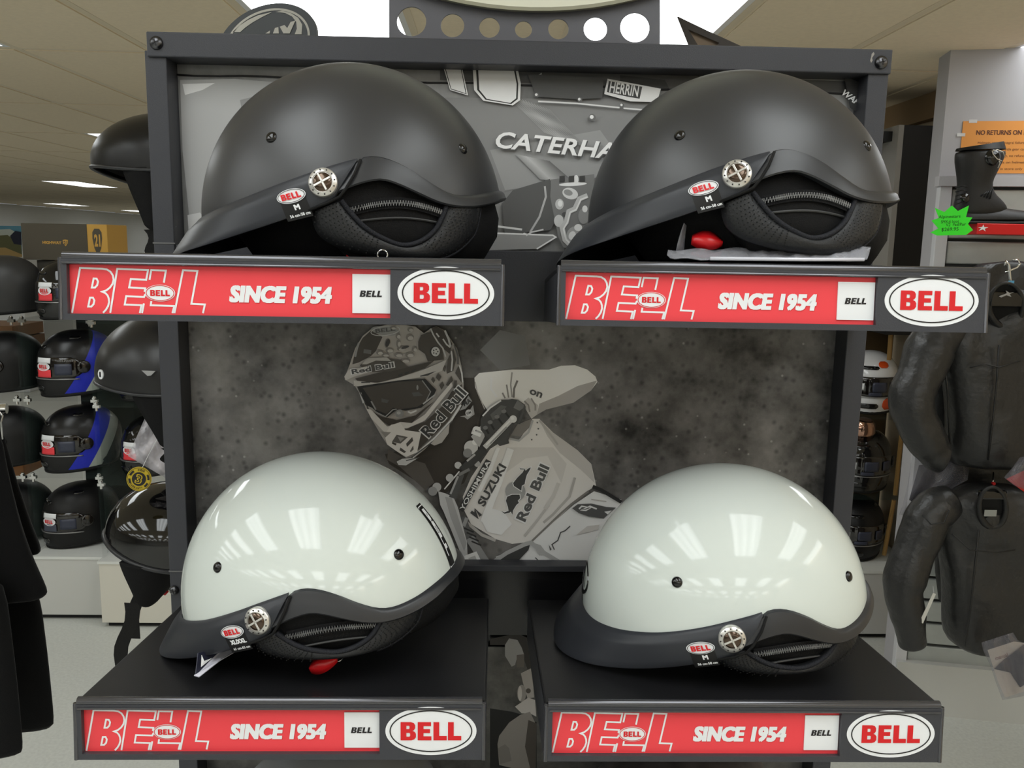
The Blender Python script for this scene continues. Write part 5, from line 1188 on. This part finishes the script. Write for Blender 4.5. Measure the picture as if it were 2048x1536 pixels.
def ring(px0, px1, y, dy, dep, n=20, yy=None):
    a, b_ = at(px0, y, YBt), at(px1, dy, YBt); c = (a + b_) / 2 - L_; d = (b_ - a) / 2
    return [c + d * cos(t) + Vector((0, dep * sin(t), 0)) for t in [2 * pi * i / n for i in range(n)]]
b = MB(); b.loft([ring(1912, 2010, 302, 300, .045), ring(1911, 2012, 308, 306, .048), ring(1910, 2000, 322, 330, .05), ring(1914, 1990, 345, 350, .046), ring(1916, 1982, 368, 365, .040), ring(1914, 1985, 385, 385, .04), ring(1908, 2000, 408, 398, .044), ring(1905, 2012, 425, 410, .045), ring(1905, 2020, 437, 432, .045)])
b.build('boot_shaft', M_BOOT, o, smooth=True, sub=1)
b = MB(); b.loft([[Vector((at(px_, 440, YBt).x, YBt + wd * cos(t), at(px_, 440, YBt).z + (hh if sin(t) > 0 else .004) * sin(t))) - L_ for t in [2 * pi * i / 20 for i in range(20)]] for px_, wd, hh in ((1906, .02, .012), (1912, .04, .03), (1940, .045, .045), (1975, .046, .046), (2005, .047, .040), (2040, .05, .030), (2075, .05, .027), (2100, .04, .02), (2112, .015, .008))])
b.build('boot_foot', M_BOOT, o, smooth=True, sub=1)
b = MB(); c = at(1906, 441, YBt); c2 = at(2112, 441, YBt); b.box(c.x, YBt - .048, c.z - .011, c2.x, YBt + .048, c.z - .0005); b.v = [tuple(Vector(v) - L_) for v in b.v]; b.build('boot_sole', M_BLACKBOX, o, bevel=.005)
b = MB(); b.loft([ring(1914, 2006, 298, 283, .040), ring(1912, 2010, 302, 299, .0455), ring(1914, 2006, 297, 284, .036), ring(1925, 1998, 304, 296, .03)]); b.build('boot_collar', M_SATINK, o, smooth=True)
b = MB(); P = at(1985, 315, YBt - .046) - L_; b.lathe([(.026, 0), (.024, .006), (.012, .010), (.0001, .011)], Matrix.Translation(P) @ Matrix.Rotation(pi / 2, 4, 'X'), 20, caps=False); b.build('shin_plate', M_GLOSSK, o, smooth=2)
b = MB(); b.tube([at(x, y, YBt - .058) - L_ for x, y in ((2004, 322), (1994, 318), (1986, 308), (1984, 302), (1994, 299), (2006, 304), (2009, 314))], .0016, 6); b.tube([at(x, y, YBt - .056) - L_ for x, y in ((1998, 318), (2000, 326), (1996, 336))], .0016, 6); b.build('shin_emblem', mat('emblem_silver', rgb(200, 190, 175), .3, metal=.5), o, smooth=2)
b = MB(); P = at(1930, 396, YBt - .042) - L_; b.lathe([(.016, 0), (.013, .005), (.0001, .006)], Matrix.Translation(P) @ Matrix.Rotation(pi / 2, 4, 'X'), 18, caps=False); b.build('ankle_plate', M_GLOSSK, o, smooth=2)
for i in range(5):
    b = MB(); b.tube([at(1910 + i * .6, 376 + i * 8, YBt - .034) - L_, at(1925, 372 + i * 8, YBt - .044) - L_, at(1934, 374 + i * 8, YBt - .044) - L_], .0022, 6); b.build('flex_rib', M_SATINK, o, smooth=2)
for i in range(4):
    b = MB(); b.tube([at(1962 + i * 6, 392 + i * 2, YBt - .044) - L_, at(1974 + i * 4, 384 - i * 2, YBt - .04) - L_], .0022, 6); b.build('flex_rib', M_SATINK, o, smooth=2)
# green star price card
YG = 1.70
o = empty('price_starburst', at(1900, 442, YG), label='fluorescent green starburst price card by the boot', cat='price card')
S_ = [(1861, 465), (1877, 457), (1863, 441), (1878, 436), (1870, 416), (1889, 424), (1904, 411), (1916, 422), (1938, 411), (1932, 434), (1945, 435), (1936, 448), (1946, 460), (1932, 470), (1874, 471)]
b = MB(); b.prism(S_, lambda u, v, d: at(u, v, YG) - o.location + Vector((0, d, 0)), .0012, 0); b.build('card', mat('fluoro_green', rgb(64, 250, 52), .5, emit=None), o)
b = MB(); f = lambda u, v, d: at(u, v, YG - .0006) - o.location
for s_, x, y, wd, ht in (('Alpinestars', 1899, 434, 44, 8), ('SMX-6 boot', 1900, 443, 36, 6), ('V2  Pad/Pair', 1912, 449, 40, 6), ('$269.95', 1900, 459, 34, 8)):
    put_text(b, s_, 0, 0, wd, ht, lambda u, v, d, x=x, y=y: f(x + u, y - v, 0), rot=.04, skew=.15)
b.build('card_handwriting', mat('green_ink', rgb(18, 92, 20), .6), o, recalc=False)
b = MB(); P = at(1925, 452, YG + .002) - o.location; b.tube([P, P + Vector((.01, .05, 0)), P + Vector((.03, .12, -.004))], .0025, 6); b.build('card_holder', M_BLACKG, o, smooth=2)
# ---------------------------------------------------------------- tall cabinet by the right wall
YR = 2.62
o = empty('tall_cabinet', (0, YR, 0), label='tall black cabinet side with pale front edge behind the right post', cat='cabinet')
p0, p1, p2 = at(1808, 250, YR), at(1897, 250, YR), at(1770, 262, YR + .25)
MB().box(p0.x, 0, 1.36, min(1.885, p1.x + .06), .5, p0.z).build('side_panel', mat('cabinet_black', rgb(24, 23, 23), .6), o)
MB().box(p0.x - .022, -.004, 1.40, p0.x, .5, p0.z).build('front_edge', mat('cabinet_edge_grey', rgb(150, 146, 140), .5), o)
MB().box(p0.x - .52, .05, p0.z - .06, p0.x - .022, .5, p0.z - .02).build('cabinet_header', mat('cabinet_black2', rgb(30), .6), o)
# base and glass tower with helmets
zt3 = at(1760, 1140, 2.56).z; x3 = at(1820, 1140, 2.56).x; xL3 = 1.05
base(xL3, 1.895, 2.55, 3.0, zt3, mat('grey_laminate', rgb(200, 200, 198), .4), 'pale grey cabinet base behind the white helmet, right')
zs3 = [at(1750, y, 2.6).z for y in (655, 835, 995)]
gc = glass_case(xL3 + .02, 1.88, 2.58, 3.0, zs3, zs3[0] + .004, zt3, 'glass shelf tower of helmets behind the right rack post')
M_BRON = mat('warm_back_board', rgb(92, 74, 48), .6); M_POST = mat('gold_upright', rgb(150, 118, 70), .35, metal=.4)
b = MB(); b.box(xL3, 3.0, zt3, 1.89, 3.01, 1.37); b.v = [tuple(Vector(v) - gc.location) for v in b.v]; b.build('back_board', M_BRON, gc)
for (xa, ya), (xb, yb) in (((1805, 848), (1790, 990)), ((1788, 1000), (1768, 1110)), ((1782, 660), (1778, 720))):
    b = MB(); b.tube([at(xa, ya, 2.66) - gc.location, at(xb, yb, 2.66) - gc.location], .010, 8); b.build('upright', M_POST, gc)
M_WHT = mat('gloss_white_paint', rgb(230, 230, 232), .12, spec=.55); M_ORG = mat('orange_paint', rgb(226, 84, 34), .25); M_GRY = mat('silver_paint', rgb(150, 152, 156), .25)
def stickers_on(h): pass
ff(1738, 770, zs3[1] + .002, 2.80, yaw=66, shellM=M_WHT, label='white helmet with orange flashes on the glass shelf, right of the rack', sc_=1.0, stripes=[(18, 44, .085, .112, M_ORG), (30, 62, -.10, -.045, M_ORG), (64, 100, -.10, -.06, M_GRY), (60, 110, -.03, .0, M_SATINK)], group='helmets on the right glass shelves', sticker=False, leaflets=True)
ff(1722, 930, zs3[2] + .002, 2.80, yaw=66, shellM=M_GLOSSK, label='glossy black helmet on the lower glass shelf, right of the rack', sc_=1.02, group='helmets on the right glass shelves', sticker=False, leaflets=True)
ff(1708, 1080, zt3 + .002, 2.80, yaw=66, shellM=M_SATINK, label='satin black helmet on the cabinet top, right of the rack', sc_=1.0, group='helmets on the right glass shelves', sticker=False, leaflets=True)
ff(1720, 590, zs3[0] + .002, 2.80, yaw=66, shellM=M_WHT, label='white helmet mostly hidden behind the right sign', sc_=.9, group='helmets on the right glass shelves', sticker=False, leaflets=True)
P = at(1738, 868, 2.72)
b = MB(); b.lathe([(.0001, -.05), (.04, -.045), (.055, -.02), (.05, .02), (.03, .045), (.0001, .05)], Matrix.Translation((P.x - .03, P.y, zs3[2] + .29)), 20, caps=False); b.build('chrome_cap', mat('rose_chrome', rgb(190, 150, 130), .12, metal=1), label='shiny rose chrome cap above the glossy black helmet', cat='helmet part', smooth=2)
# ---------------------------------------------------------------- leather jackets
M_LEATH = mat('black_leather', rgb(38, 38, 38), .38, spec=.6, bump=.75, bscale=13, bdist=.014)
M_LEATH2 = mat('black_leather_panel', rgb(34, 34, 34), .45, spec=.5, bump=.5, bscale=20, bdist=.008)
random.seed(3)
def wrinkle(p, s):
    return 1.5 * (.006 * sin(p.x * 23 + p.z * 31 + s) + .005 * sin(p.x * 47 - p.z * 19 + s * 2) + .003 * sin(p.z * 73 + p.x * 13) + .006 * sin(p.x * 11 + p.z * 9 + s * 3))
def jacket(label, Y, body, arms, neck, seed=0, dep=.085):
    o = empty('leather_jacket', at(neck[0], neck[1], Y), label=label, cat='jacket', group='black leather jackets on the slat wall'); L0 = o.location
    rows = []
    for y, xl, xr, dd in body:
        a, c = at(xl, y, Y), at(xr, y, Y); ce = (a + c) / 2; d = (c - a) / 2; row = []
        for i in range(48):
            t = 2 * pi * i / 48
            p_ = ce + Vector((d.x * abs(cos(t)) ** .8 * (1 if cos(t) > 0 else -1), dep * dd * abs(sin(t)) ** .8 * (1 if sin(t) > 0 else -1), 0))
            p_ += Vector((0, -wrinkle(p_, seed) * (1 if sin(t) < 0 else .3), 0)); row.append(p_ - L0)
        rows.append(row)
    b = MB(); b.loft(rows); b.build('torso', M_LEATH, o, smooth=2, sub=1)
    for path in arms:
        pts = [at(x, y, Y + dy) - L0 for x, y, r, dy in path]; b = MB()
        # resample
        n = len(path); X = [(i, p_.x) for i, p_ in enumerate(pts)]; Yy = [(i, p_.y) for i, p_ in enumerate(pts)]; Zz = [(i, p_.z) for i, p_ in enumerate(pts)]; Rr = [(i, q[2]) for i, q in enumerate(path)]
        m_ = 26; pp = []; rr = []
        for k in range(m_ + 1):
            u = k * (n - 1) / m_; pp.append(Vector((curve(X, u), curve(Yy, u), curve(Zz, u)))); rr.append(curve(Rr, u) * (1.06 + .03 * sin(k * 2.3 + seed) + .04 * sin(k * 1.1)))
        b.tube(pp, rr, 20); b.build('sleeve', M_LEATH, o, smooth=2, sub=1)
    return o
def seam(o, P, Y, m_=M_LEATH2, r=.0022, name='seam'):
    b = MB(); b.tube([at(x, y, Y + dy) - o.location for x, y, dy in P], r, 6); return b.build(name, m_, o, smooth=2)
def neck(o, c, Y, rx, ry, lean):
    E = ellipse(c[0], c[1], rx, ry, 32, 0)
    b = MB(); b.prism(E, lambda u, v, d: at(u, v, Y + (c[1] - v) * -.0006 + d) - o.location, .02, 0); b.build('neck_opening', M_HOLE, o)
    b = MB(); b.tube([at(x, y, Y - .006 + (c[1] - y) * -.0006) - o.location for x, y in E], [.008 + .003 * sin(2 * pi * i / 32) for i in range(32)], 8, closed=True); b.build('collar', M_LEATH2, o, smooth=2)
YJ1, YJ2 = 1.62, 1.56
j1 = jacket('black leather jacket hanging higher, right of the upper right sign', YJ1,
    [(575, 1985, 2050, .35), (600, 1960, 2075, .6), (630, 1925, 2105, .8), (660, 1890, 2130, .95), (700, 1880, 2150, 1.0), (760, 1888, 2150, 1.05), (830, 1895, 2145, 1.05), (890, 1893, 2145, 1.05), (925, 1900, 2140, 1.0), (932, 1905, 2130, .8)],
    [[(1920, 660, .045, 0), (1870, 680, .070, -.01), (1845, 740, .066, -.03), (1822, 800, .064, -.05), (1842, 860, .060, -.055), (1870, 905, .052, -.05), (1885, 915, .046, -.05)], [(2100, 660, .05, 0), (2160, 760, .07, -.02), (2180, 880, .05, -.02)]], (2010, 630), 0)
seam(j1, [(1998, 690, -.092), (1994, 760, -.098), (1986, 840, -.098), (1976, 920, -.094)], YJ1, r=.003, name='front_zip')
seam(j1, [(1940, 735, -.088), (1970, 728, -.095), (1998, 735, -.098), (2040, 722, -.095)], YJ1); seam(j1, [(1885, 690, -.07), (1895, 780, -.07), (1900, 900, -.07)], YJ1, r=.003)
j3 = jacket('dull black jacket hanging behind the two leather jackets', 1.74,
    [(520, 1960, 2100, .3), (560, 1900, 2130, .5), (640, 1872, 2140, .55), (800, 1868, 2140, .6), (1000, 1866, 2135, .6), (1150, 1868, 2130, .6), (1255, 1880, 2125, .5)], [[(2090, 560, .04, 0), (2150, 700, .05, 0), (2160, 900, .04, 0)]], (2010, 560), 5, dep=.04)
j3.children[0].data.materials[0] = M_LEATH2
neck(j1, (2012, 610), YJ1 - .075, 34, 44, .0)
b = MB(); P = at(2010, 598, YJ1 - .09) - j1.location; b.box(P.x - .045, P.y - .006, P.z - .022, P.x + .05, P.y, P.z + .022); hg = b.build('hanger_plate', M_GLOSSK, j1, bevel=.006)
b = MB(); c2 = at(2012, 588, YJ1 - .099) - j1.location
b.prism([(c2.x + x * .022, c2.z + y * .012) for x, y in ((-1, -.6), (.1, .2), (-.1, .9), (.5, .3), (1.1, .5), (.5, 0), (.8, -.7), (.1, -.3), (-.6, -.9))], lambda u, v, d: Vector((u, c2.y, v)), None, 0); b.build('hanger_emblem', mat('emblem_pale', rgb(170), .4), hg, recalc=False)
b = MB()
b.tube([at(x, y, YJ1 - .06) - j1.location for x, y in ((2010, 545), (2022, 540), (2034, 535), (2040, 528), (2036, 520), (2026, 520))], .003, 8); b.tube([at(x, y, YJ1 - .06) - j1.location for x, y in ((2022, 575), (2020, 555), (2018, 530), (2012, 522), (2010, 532))], .004, 8); b.build('hanger_hook', M_CHROME, hg, smooth=2)
b = MB(); P = at(2023, 566, YJ1 - .10) - j1.location; b.box(P.x - .008, P.y, P.z - .007, P.x + .008, P.y + .003, P.z + .007); b.build('size_marker', mat('marker_blue', rgb(100, 180, 224), .4), hg)
j2 = jacket('black leather jacket hanging lower, hem near the clear bagged booklet', YJ2,
    [(968, 1950, 2030, .5), (982, 1908, 2070, .8), (1010, 1878, 2110, .95), (1060, 1872, 2120, 1.0), (1130, 1885, 2115, 1.05), (1200, 1890, 2110, 1.05), (1250, 1885, 2110, 1.05), (1282, 1893, 2105, 1.0), (1300, 1930, 2095, .85)],
    [[(1905, 1000, .05, 0), (1862, 1025, .066, -.01), (1842, 1070, .062, -.02), (1818, 1130, .062, -.035), (1806, 1180, .058, -.045), (1816, 1230, .05, -.05), (1822, 1270, .043, -.05), (1826, 1292, .038, -.05)], [(2080, 1000, .05, 0), (2120, 1080, .07, 0), (2140, 1200, .05, 0)]], (1988, 985), 2)
seam(j2, [(1958, 1060, -.092), (1950, 1130, -.098), (1942, 1210, -.098), (1930, 1292, -.09)], YJ2, r=.003, name='front_zip')
seam(j2, [(1845, 1030, -.06), (1862, 1048, -.082), (1888, 1046, -.085), (1898, 1020, -.08)], YJ2); seam(j2, [(1905, 1068, -.085), (1940, 1100, -.097), (1990, 1106, -.098), (2030, 1100, -.095)], YJ2)
seam(j2, [(1832, 1120, -.085), (1818, 1180, -.1), (1826, 1280, -.09)], YJ2, r=.0015)
neck(j2, (1985, 1014), YJ2 - .088, 27, 40, .15)
b = MB(); b.tube([at(1985, 975, YJ2) - j2.location, at(1986, 965, YJ2) - j2.location, at(1987, 945, YJ2 + .03) - j2.location], .0025, 8); b.build('hanger_hook', M_CHROME, j2, smooth=2)
b = MB(); P = at(1985, 988, YJ2 - .10) - j2.location; b.box(P.x - .042, P.y - .01, P.z - .016, P.x + .042, P.y + .01, P.z + .012); b.build('hanger_plate', M_GLOSSK, j2, bevel=.006)
b = MB(); P = at(1976, 1024, YJ2 - .085) - j2.location; b.box(P.x - .018, P.y - .012, P.z - .010, P.x + .02, P.y - .010, P.z + .010); b.build('neck_label', mat('label_grey', rgb(150, 152, 148), .6), j2)
b = MB(); P = at(1987, 967, YJ2 - .005) - j2.location; b.lathe([(.005, -.004), (.005, .004)], Matrix.Translation(P) @ Matrix.Rotation(pi / 2, 4, 'X'), 10); b.build('size_ring', M_REDTAB, j2)
o = empty('swing_tag', at(1857, 1215, 1.50), label='narrow white swing tag hanging from the lower jacket sleeve', cat='tag')
b = MB(); b.prism([(1866, 1186), (1872, 1188), (1846, 1247), (1839, 1244)], lambda u, v, d: at(u, v, 1.46) - o.location + Vector((0, d, 0)), .001, 0); b.build('tag_card', mat('tag_white', rgb(214, 214, 208), .5), o)
b = MB(); b.tube([at(1868, 1188, 1.461) - o.location, at(1866, 1172, 1.49) - o.location], .0007, 5); b.build('tag_string', M_WHITE, o)
# polybags and booklet
M_BAG2 = mat('grey_polybag', rgb(150, 148, 156), .12, alpha=.26, spec=.8, bump=.7, bscale=30)
def film(name, label, poly_rows, Y, m_, cat='bag', inner=None):
    o = empty(name, at(*poly_rows[0][0], Y), label=label, cat=cat); rows = []
    for j, (l, r) in enumerate(poly_rows):
        rows.append([at(lerp(l[0], r[0], i / 10), lerp(l[1], r[1], i / 10), Y + .014 * sin(i * 1.3 + j * .9) + .006 * sin(i * 2.9 + j * 2)) - o.location for i in range(11)])
    b = MB(); b.grid(rows); b.build('bag_film', m_, o, smooth=2, solid=.0008, recalc=False)
    if inner: inner(o)
    return o
def cloth(o):
    b = MB(); b.prism([(1838, 930), (1925, 925), (1930, 960), (1880, 985), (1840, 1010), (1818, 1000)], lambda u, v, d: at(u, v, 1.70 + d) - o.location, .03, 0); b.build('bagged_garment', M_LEATH2, o)
film('clear_bag', 'crumpled clear bag hanging between the two leather jackets', [((1827, 893), (1935, 925)), ((1822, 925), (1938, 940)), ((1815, 970), (1935, 960)), ((1806, 1010), (1880, 990)), ((1798, 1030), (1840, 1035))], 1.66, M_BAG2, inner=cloth)
MB().box(*(at(1826, 887, 1.60) - Vector((.005, .001, .006))), *(at(1831, 880, 1.60) + Vector((.003, .002, .002)))).build('small_tag', M_WHITE, label='tiny white tag at the cuff of the upper leather jacket', cat='tag')
def red_in(o):
    b = MB(); b.prism([(2012, 958), (2050, 940), (2060, 975), (2050, 985)], lambda u, v, d: at(u, v, 1.45 + d) - o.location, .008, 0); b.build('red_card', mat('card_red', rgb(206, 44, 34), .5), o)
film('clear_bag', 'clear bag with red card at the right edge', [((2040, 915), (2080, 905)), ((2025, 935), (2080, 935)), ((2008, 955), (2080, 975)), ((2030, 972), (2080, 990))], 1.43, M_BAG2, inner=red_in)
def book(o):
    b = MB(); b.prism([(1975, 1300), (2028, 1283), (2075, 1290), (2075, 1375), (2010, 1395), (1995, 1360)], lambda u, v, d: at(u, v, 1.33 + d) - o.location, .008, 0); b.build('booklet', mat('booklet_cream', rgb(232, 220, 208), .5), o)
    b = MB(); put_text(b, 'manual', 2003, 1313, 26, 8, lambda u, v, d: at(u, 2626 - v, 1.3295) - o.location, rot=.3, bold=.02); b.build('booklet_lettering', mat('booklet_ink', rgb(150, 110, 110), .6), o, recalc=False)
    b = MB(); b.prism([(1988, 1338), (2010, 1318), (2060, 1280), (2075, 1280), (2075, 1355), (2040, 1375), (2020, 1345)], lambda u, v, d: at(u, v, 1.325 + d) - o.location, .004, 0); b.build('bagged_glove', M_SATINK, o, bevel=.002)
film('clear_bag', 'clear bag with cream booklet hanging below the lower jacket', [((1963, 1285), (2026, 1265)), ((1966, 1300), (2035, 1280)), ((1980, 1330), (2075, 1300)), ((1992, 1365), (2080, 1350)), ((2005, 1400), (2085, 1385))], 1.31, M_BAG2, inner=book)
# ================================================================ things on top of the rack
o = empty('oval_sign', at(540, 70, .25), label='dark oval sign ending in MY standing behind the rack top', cat='sign')
YO = .25
f = lambda k: (lambda u, v, d: at(u, v, YO - .0008 * k) - o.location + Vector((0, d, 0)))
k7 = lambda L: [(420 + x * .1367, x_ * .1367) for x, x_ in L]
M_OVG = mat('oval_dark_grey', rgb(72, 76, 80), .45); M_OVL = mat('oval_pale', rgb(206, 204, 196), .5)
c = (534, 86)
b = MB(); b.prism(ellipse(c[0], c[1], 104, 74, 64, -.42), f(0), .012, 0); b.build('sign_board', M_OVG, o, bevel=.002)
b = MB()
for q in ribbon([(x, y) for x, y in ellipse(c[0] + 1, c[1], 86, 63, 64, -.42)], 4.5, True): b.prism(q, f(1), None, 0)
b.build('sign_ring', M_OVL, o, recalc=False)
b = MB()
b.prism(k7([(330, 470), (430, 375), (560, 290), (700, 225), (910, 175), (760, 250), (620, 330), (520, 400), (440, 470)]), f(1), None, 0)
b.prism(k7([(960, 175), (1060, 158), (1180, 190), (1290, 260), (1350, 360), (1340, 500), (1240, 500), (1270, 420), (1262, 320), (1200, 240), (1100, 190)]), f(1.2), None, 0); b.build('sign_swoosh', M_OVL, o, recalc=False)
b = MB(); b.prism(k7([(810, 490), (880, 445), (870, 490)]), f(1.4), None, 0); b.prism(k7([(920, 490), (950, 410), (1000, 395), (1008, 490)]), f(1.4), None, 0)
b.prism(k7([(1020, 390), (1090, 365), (1130, 410), (1180, 320), (1250, 300), (1165, 490), (1075, 490)]), f(1.6), None, 0); b.build('sign_letters', M_OVL, o, recalc=False)
o2 = empty('angled_sign', at(1410, 90, .30), label='dark angular sign corner poking up behind the rack top', cat='sign')
k8 = lambda L: [(1300 + x * .127, x_ * .127) for x, x_ in L]
b = MB(); b.prism([k8([(425, 270), (440, 258), (930, 495), (1480, 745), (1480, 1100), (760, 1100), (610, 730)]), k8([(605, 465), (1090, 675), (1040, 730), (760, 720)])[::-1]], lambda u, v, d: at(u, v, .30 + d) - o2.location, .012, 0)
b.build('sign_board', mat('angled_sign_brown', rgb(58, 52, 48), .5), o2)
b = MB(); b.prism(k8([(600, 455), (1100, 672), (1050, 740), (755, 740)]), lambda u, v, d: at(u, v, .306 + d) - o2.location, .002, 0); b.build('sign_panel', mat('angled_sign_panel', rgb(150, 132, 114), .6), o2)
# clear bag lying on the upper right shelf
ob = empty('clear_bag', at(1530, 512, -.26), label='flattened clear plastic bag on the upper right shelf edge', cat='bag')
M_BAG3 = mat('clear_bag_film', rgb(225, 226, 235), .08, alpha=.24, spec=.9, bump=.8, bscale=55)
b = MB(); rows = []
for j, (l, r) in enumerate((((1336, 500), (1742, 492)), ((1334, 508), (1740, 498)), ((1340, 514), (1738, 510)), ((1350, 518), (1734, 521)))):
    rows.append([at(lerp(l[0], r[0], i / 30), lerp(l[1], r[1], i / 30) + 2.2 * sin(i * 1.1 + j), -.250 - .008 * j + .003 * sin(i * 2.1 + j)) - ob.location for i in range(31)])
b.grid(rows); b.build('bag_film', M_BAG3, ob, smooth=2, solid=.0006, recalc=False)
b = MB(); rows = []
for j in range(6):
    t = j / 5; rows.append([at(lerp(1352, 1368, t) + i * lerp(5, 1.5, t), lerp(504, 446, t ** .8) + i * 1.5, -.245 + .004 * i) - ob.location for i in range(4)])
b.grid(rows); b.build('bag_fold', M_BAG3, ob, smooth=2, solid=.0006, recalc=False)
b = MB(); b.tube([at(1420, 517, -.279) - ob.location, at(1600, 519, -.279) - ob.location, at(1728, 519, -.279) - ob.location], .0018, 6); b.build('bag_rod', mat('bag_seal', rgb(210, 210, 220), .15, spec=.8), ob, smooth=2)
# helmets stored on the tier below; only the crowns reach the frame
M_SILV = mat('silver_graphic', rgb(176, 180, 182), .25); 
full_helmet((at(660, 1560, -.15).x, -.15, at(660, 1518, -.15).z - .136), 62, M_SILV, 'silver and black helmet crown under the lower left shelf', 1.0, stripes=[(-60, 60, .085, .14, M_GLOSSK), (80, 100, .06, .10, M_REDTAB)], group='helmets below the lower shelves', sticker=False)
full_helmet((at(1370, 1560, -.15).x, -.15, at(1370, 1518, -.15).z - .136), 62, mat('carbon_graphic', rgb(96, 92, 92), .3, var=.4, vscale=40), 'grey cracked-pattern helmet crown under the lower right shelf', 1.0, stripes=[(-60, 60, .085, .14, M_GLOSSK)], group='helmets below the lower shelves', sticker=False)
for x0 in (-.37, .03): 
    o = empty('lower_tray', (x0, -.30, at(700, 1518, -.15).z - .136 - .135), label='black tray under the lower %s shelf' % ('left' if x0 < 0 else 'right'), cat='shelf')
    MB().box(0, 0, -.012, .34, .30, 0).build('tray_plate', M_BLACKM, o, bevel=.002)
    MB().box(0, -.004, -.05, .34, 0, .0).build('tray_front', M_BLACKM, o, bevel=.001)
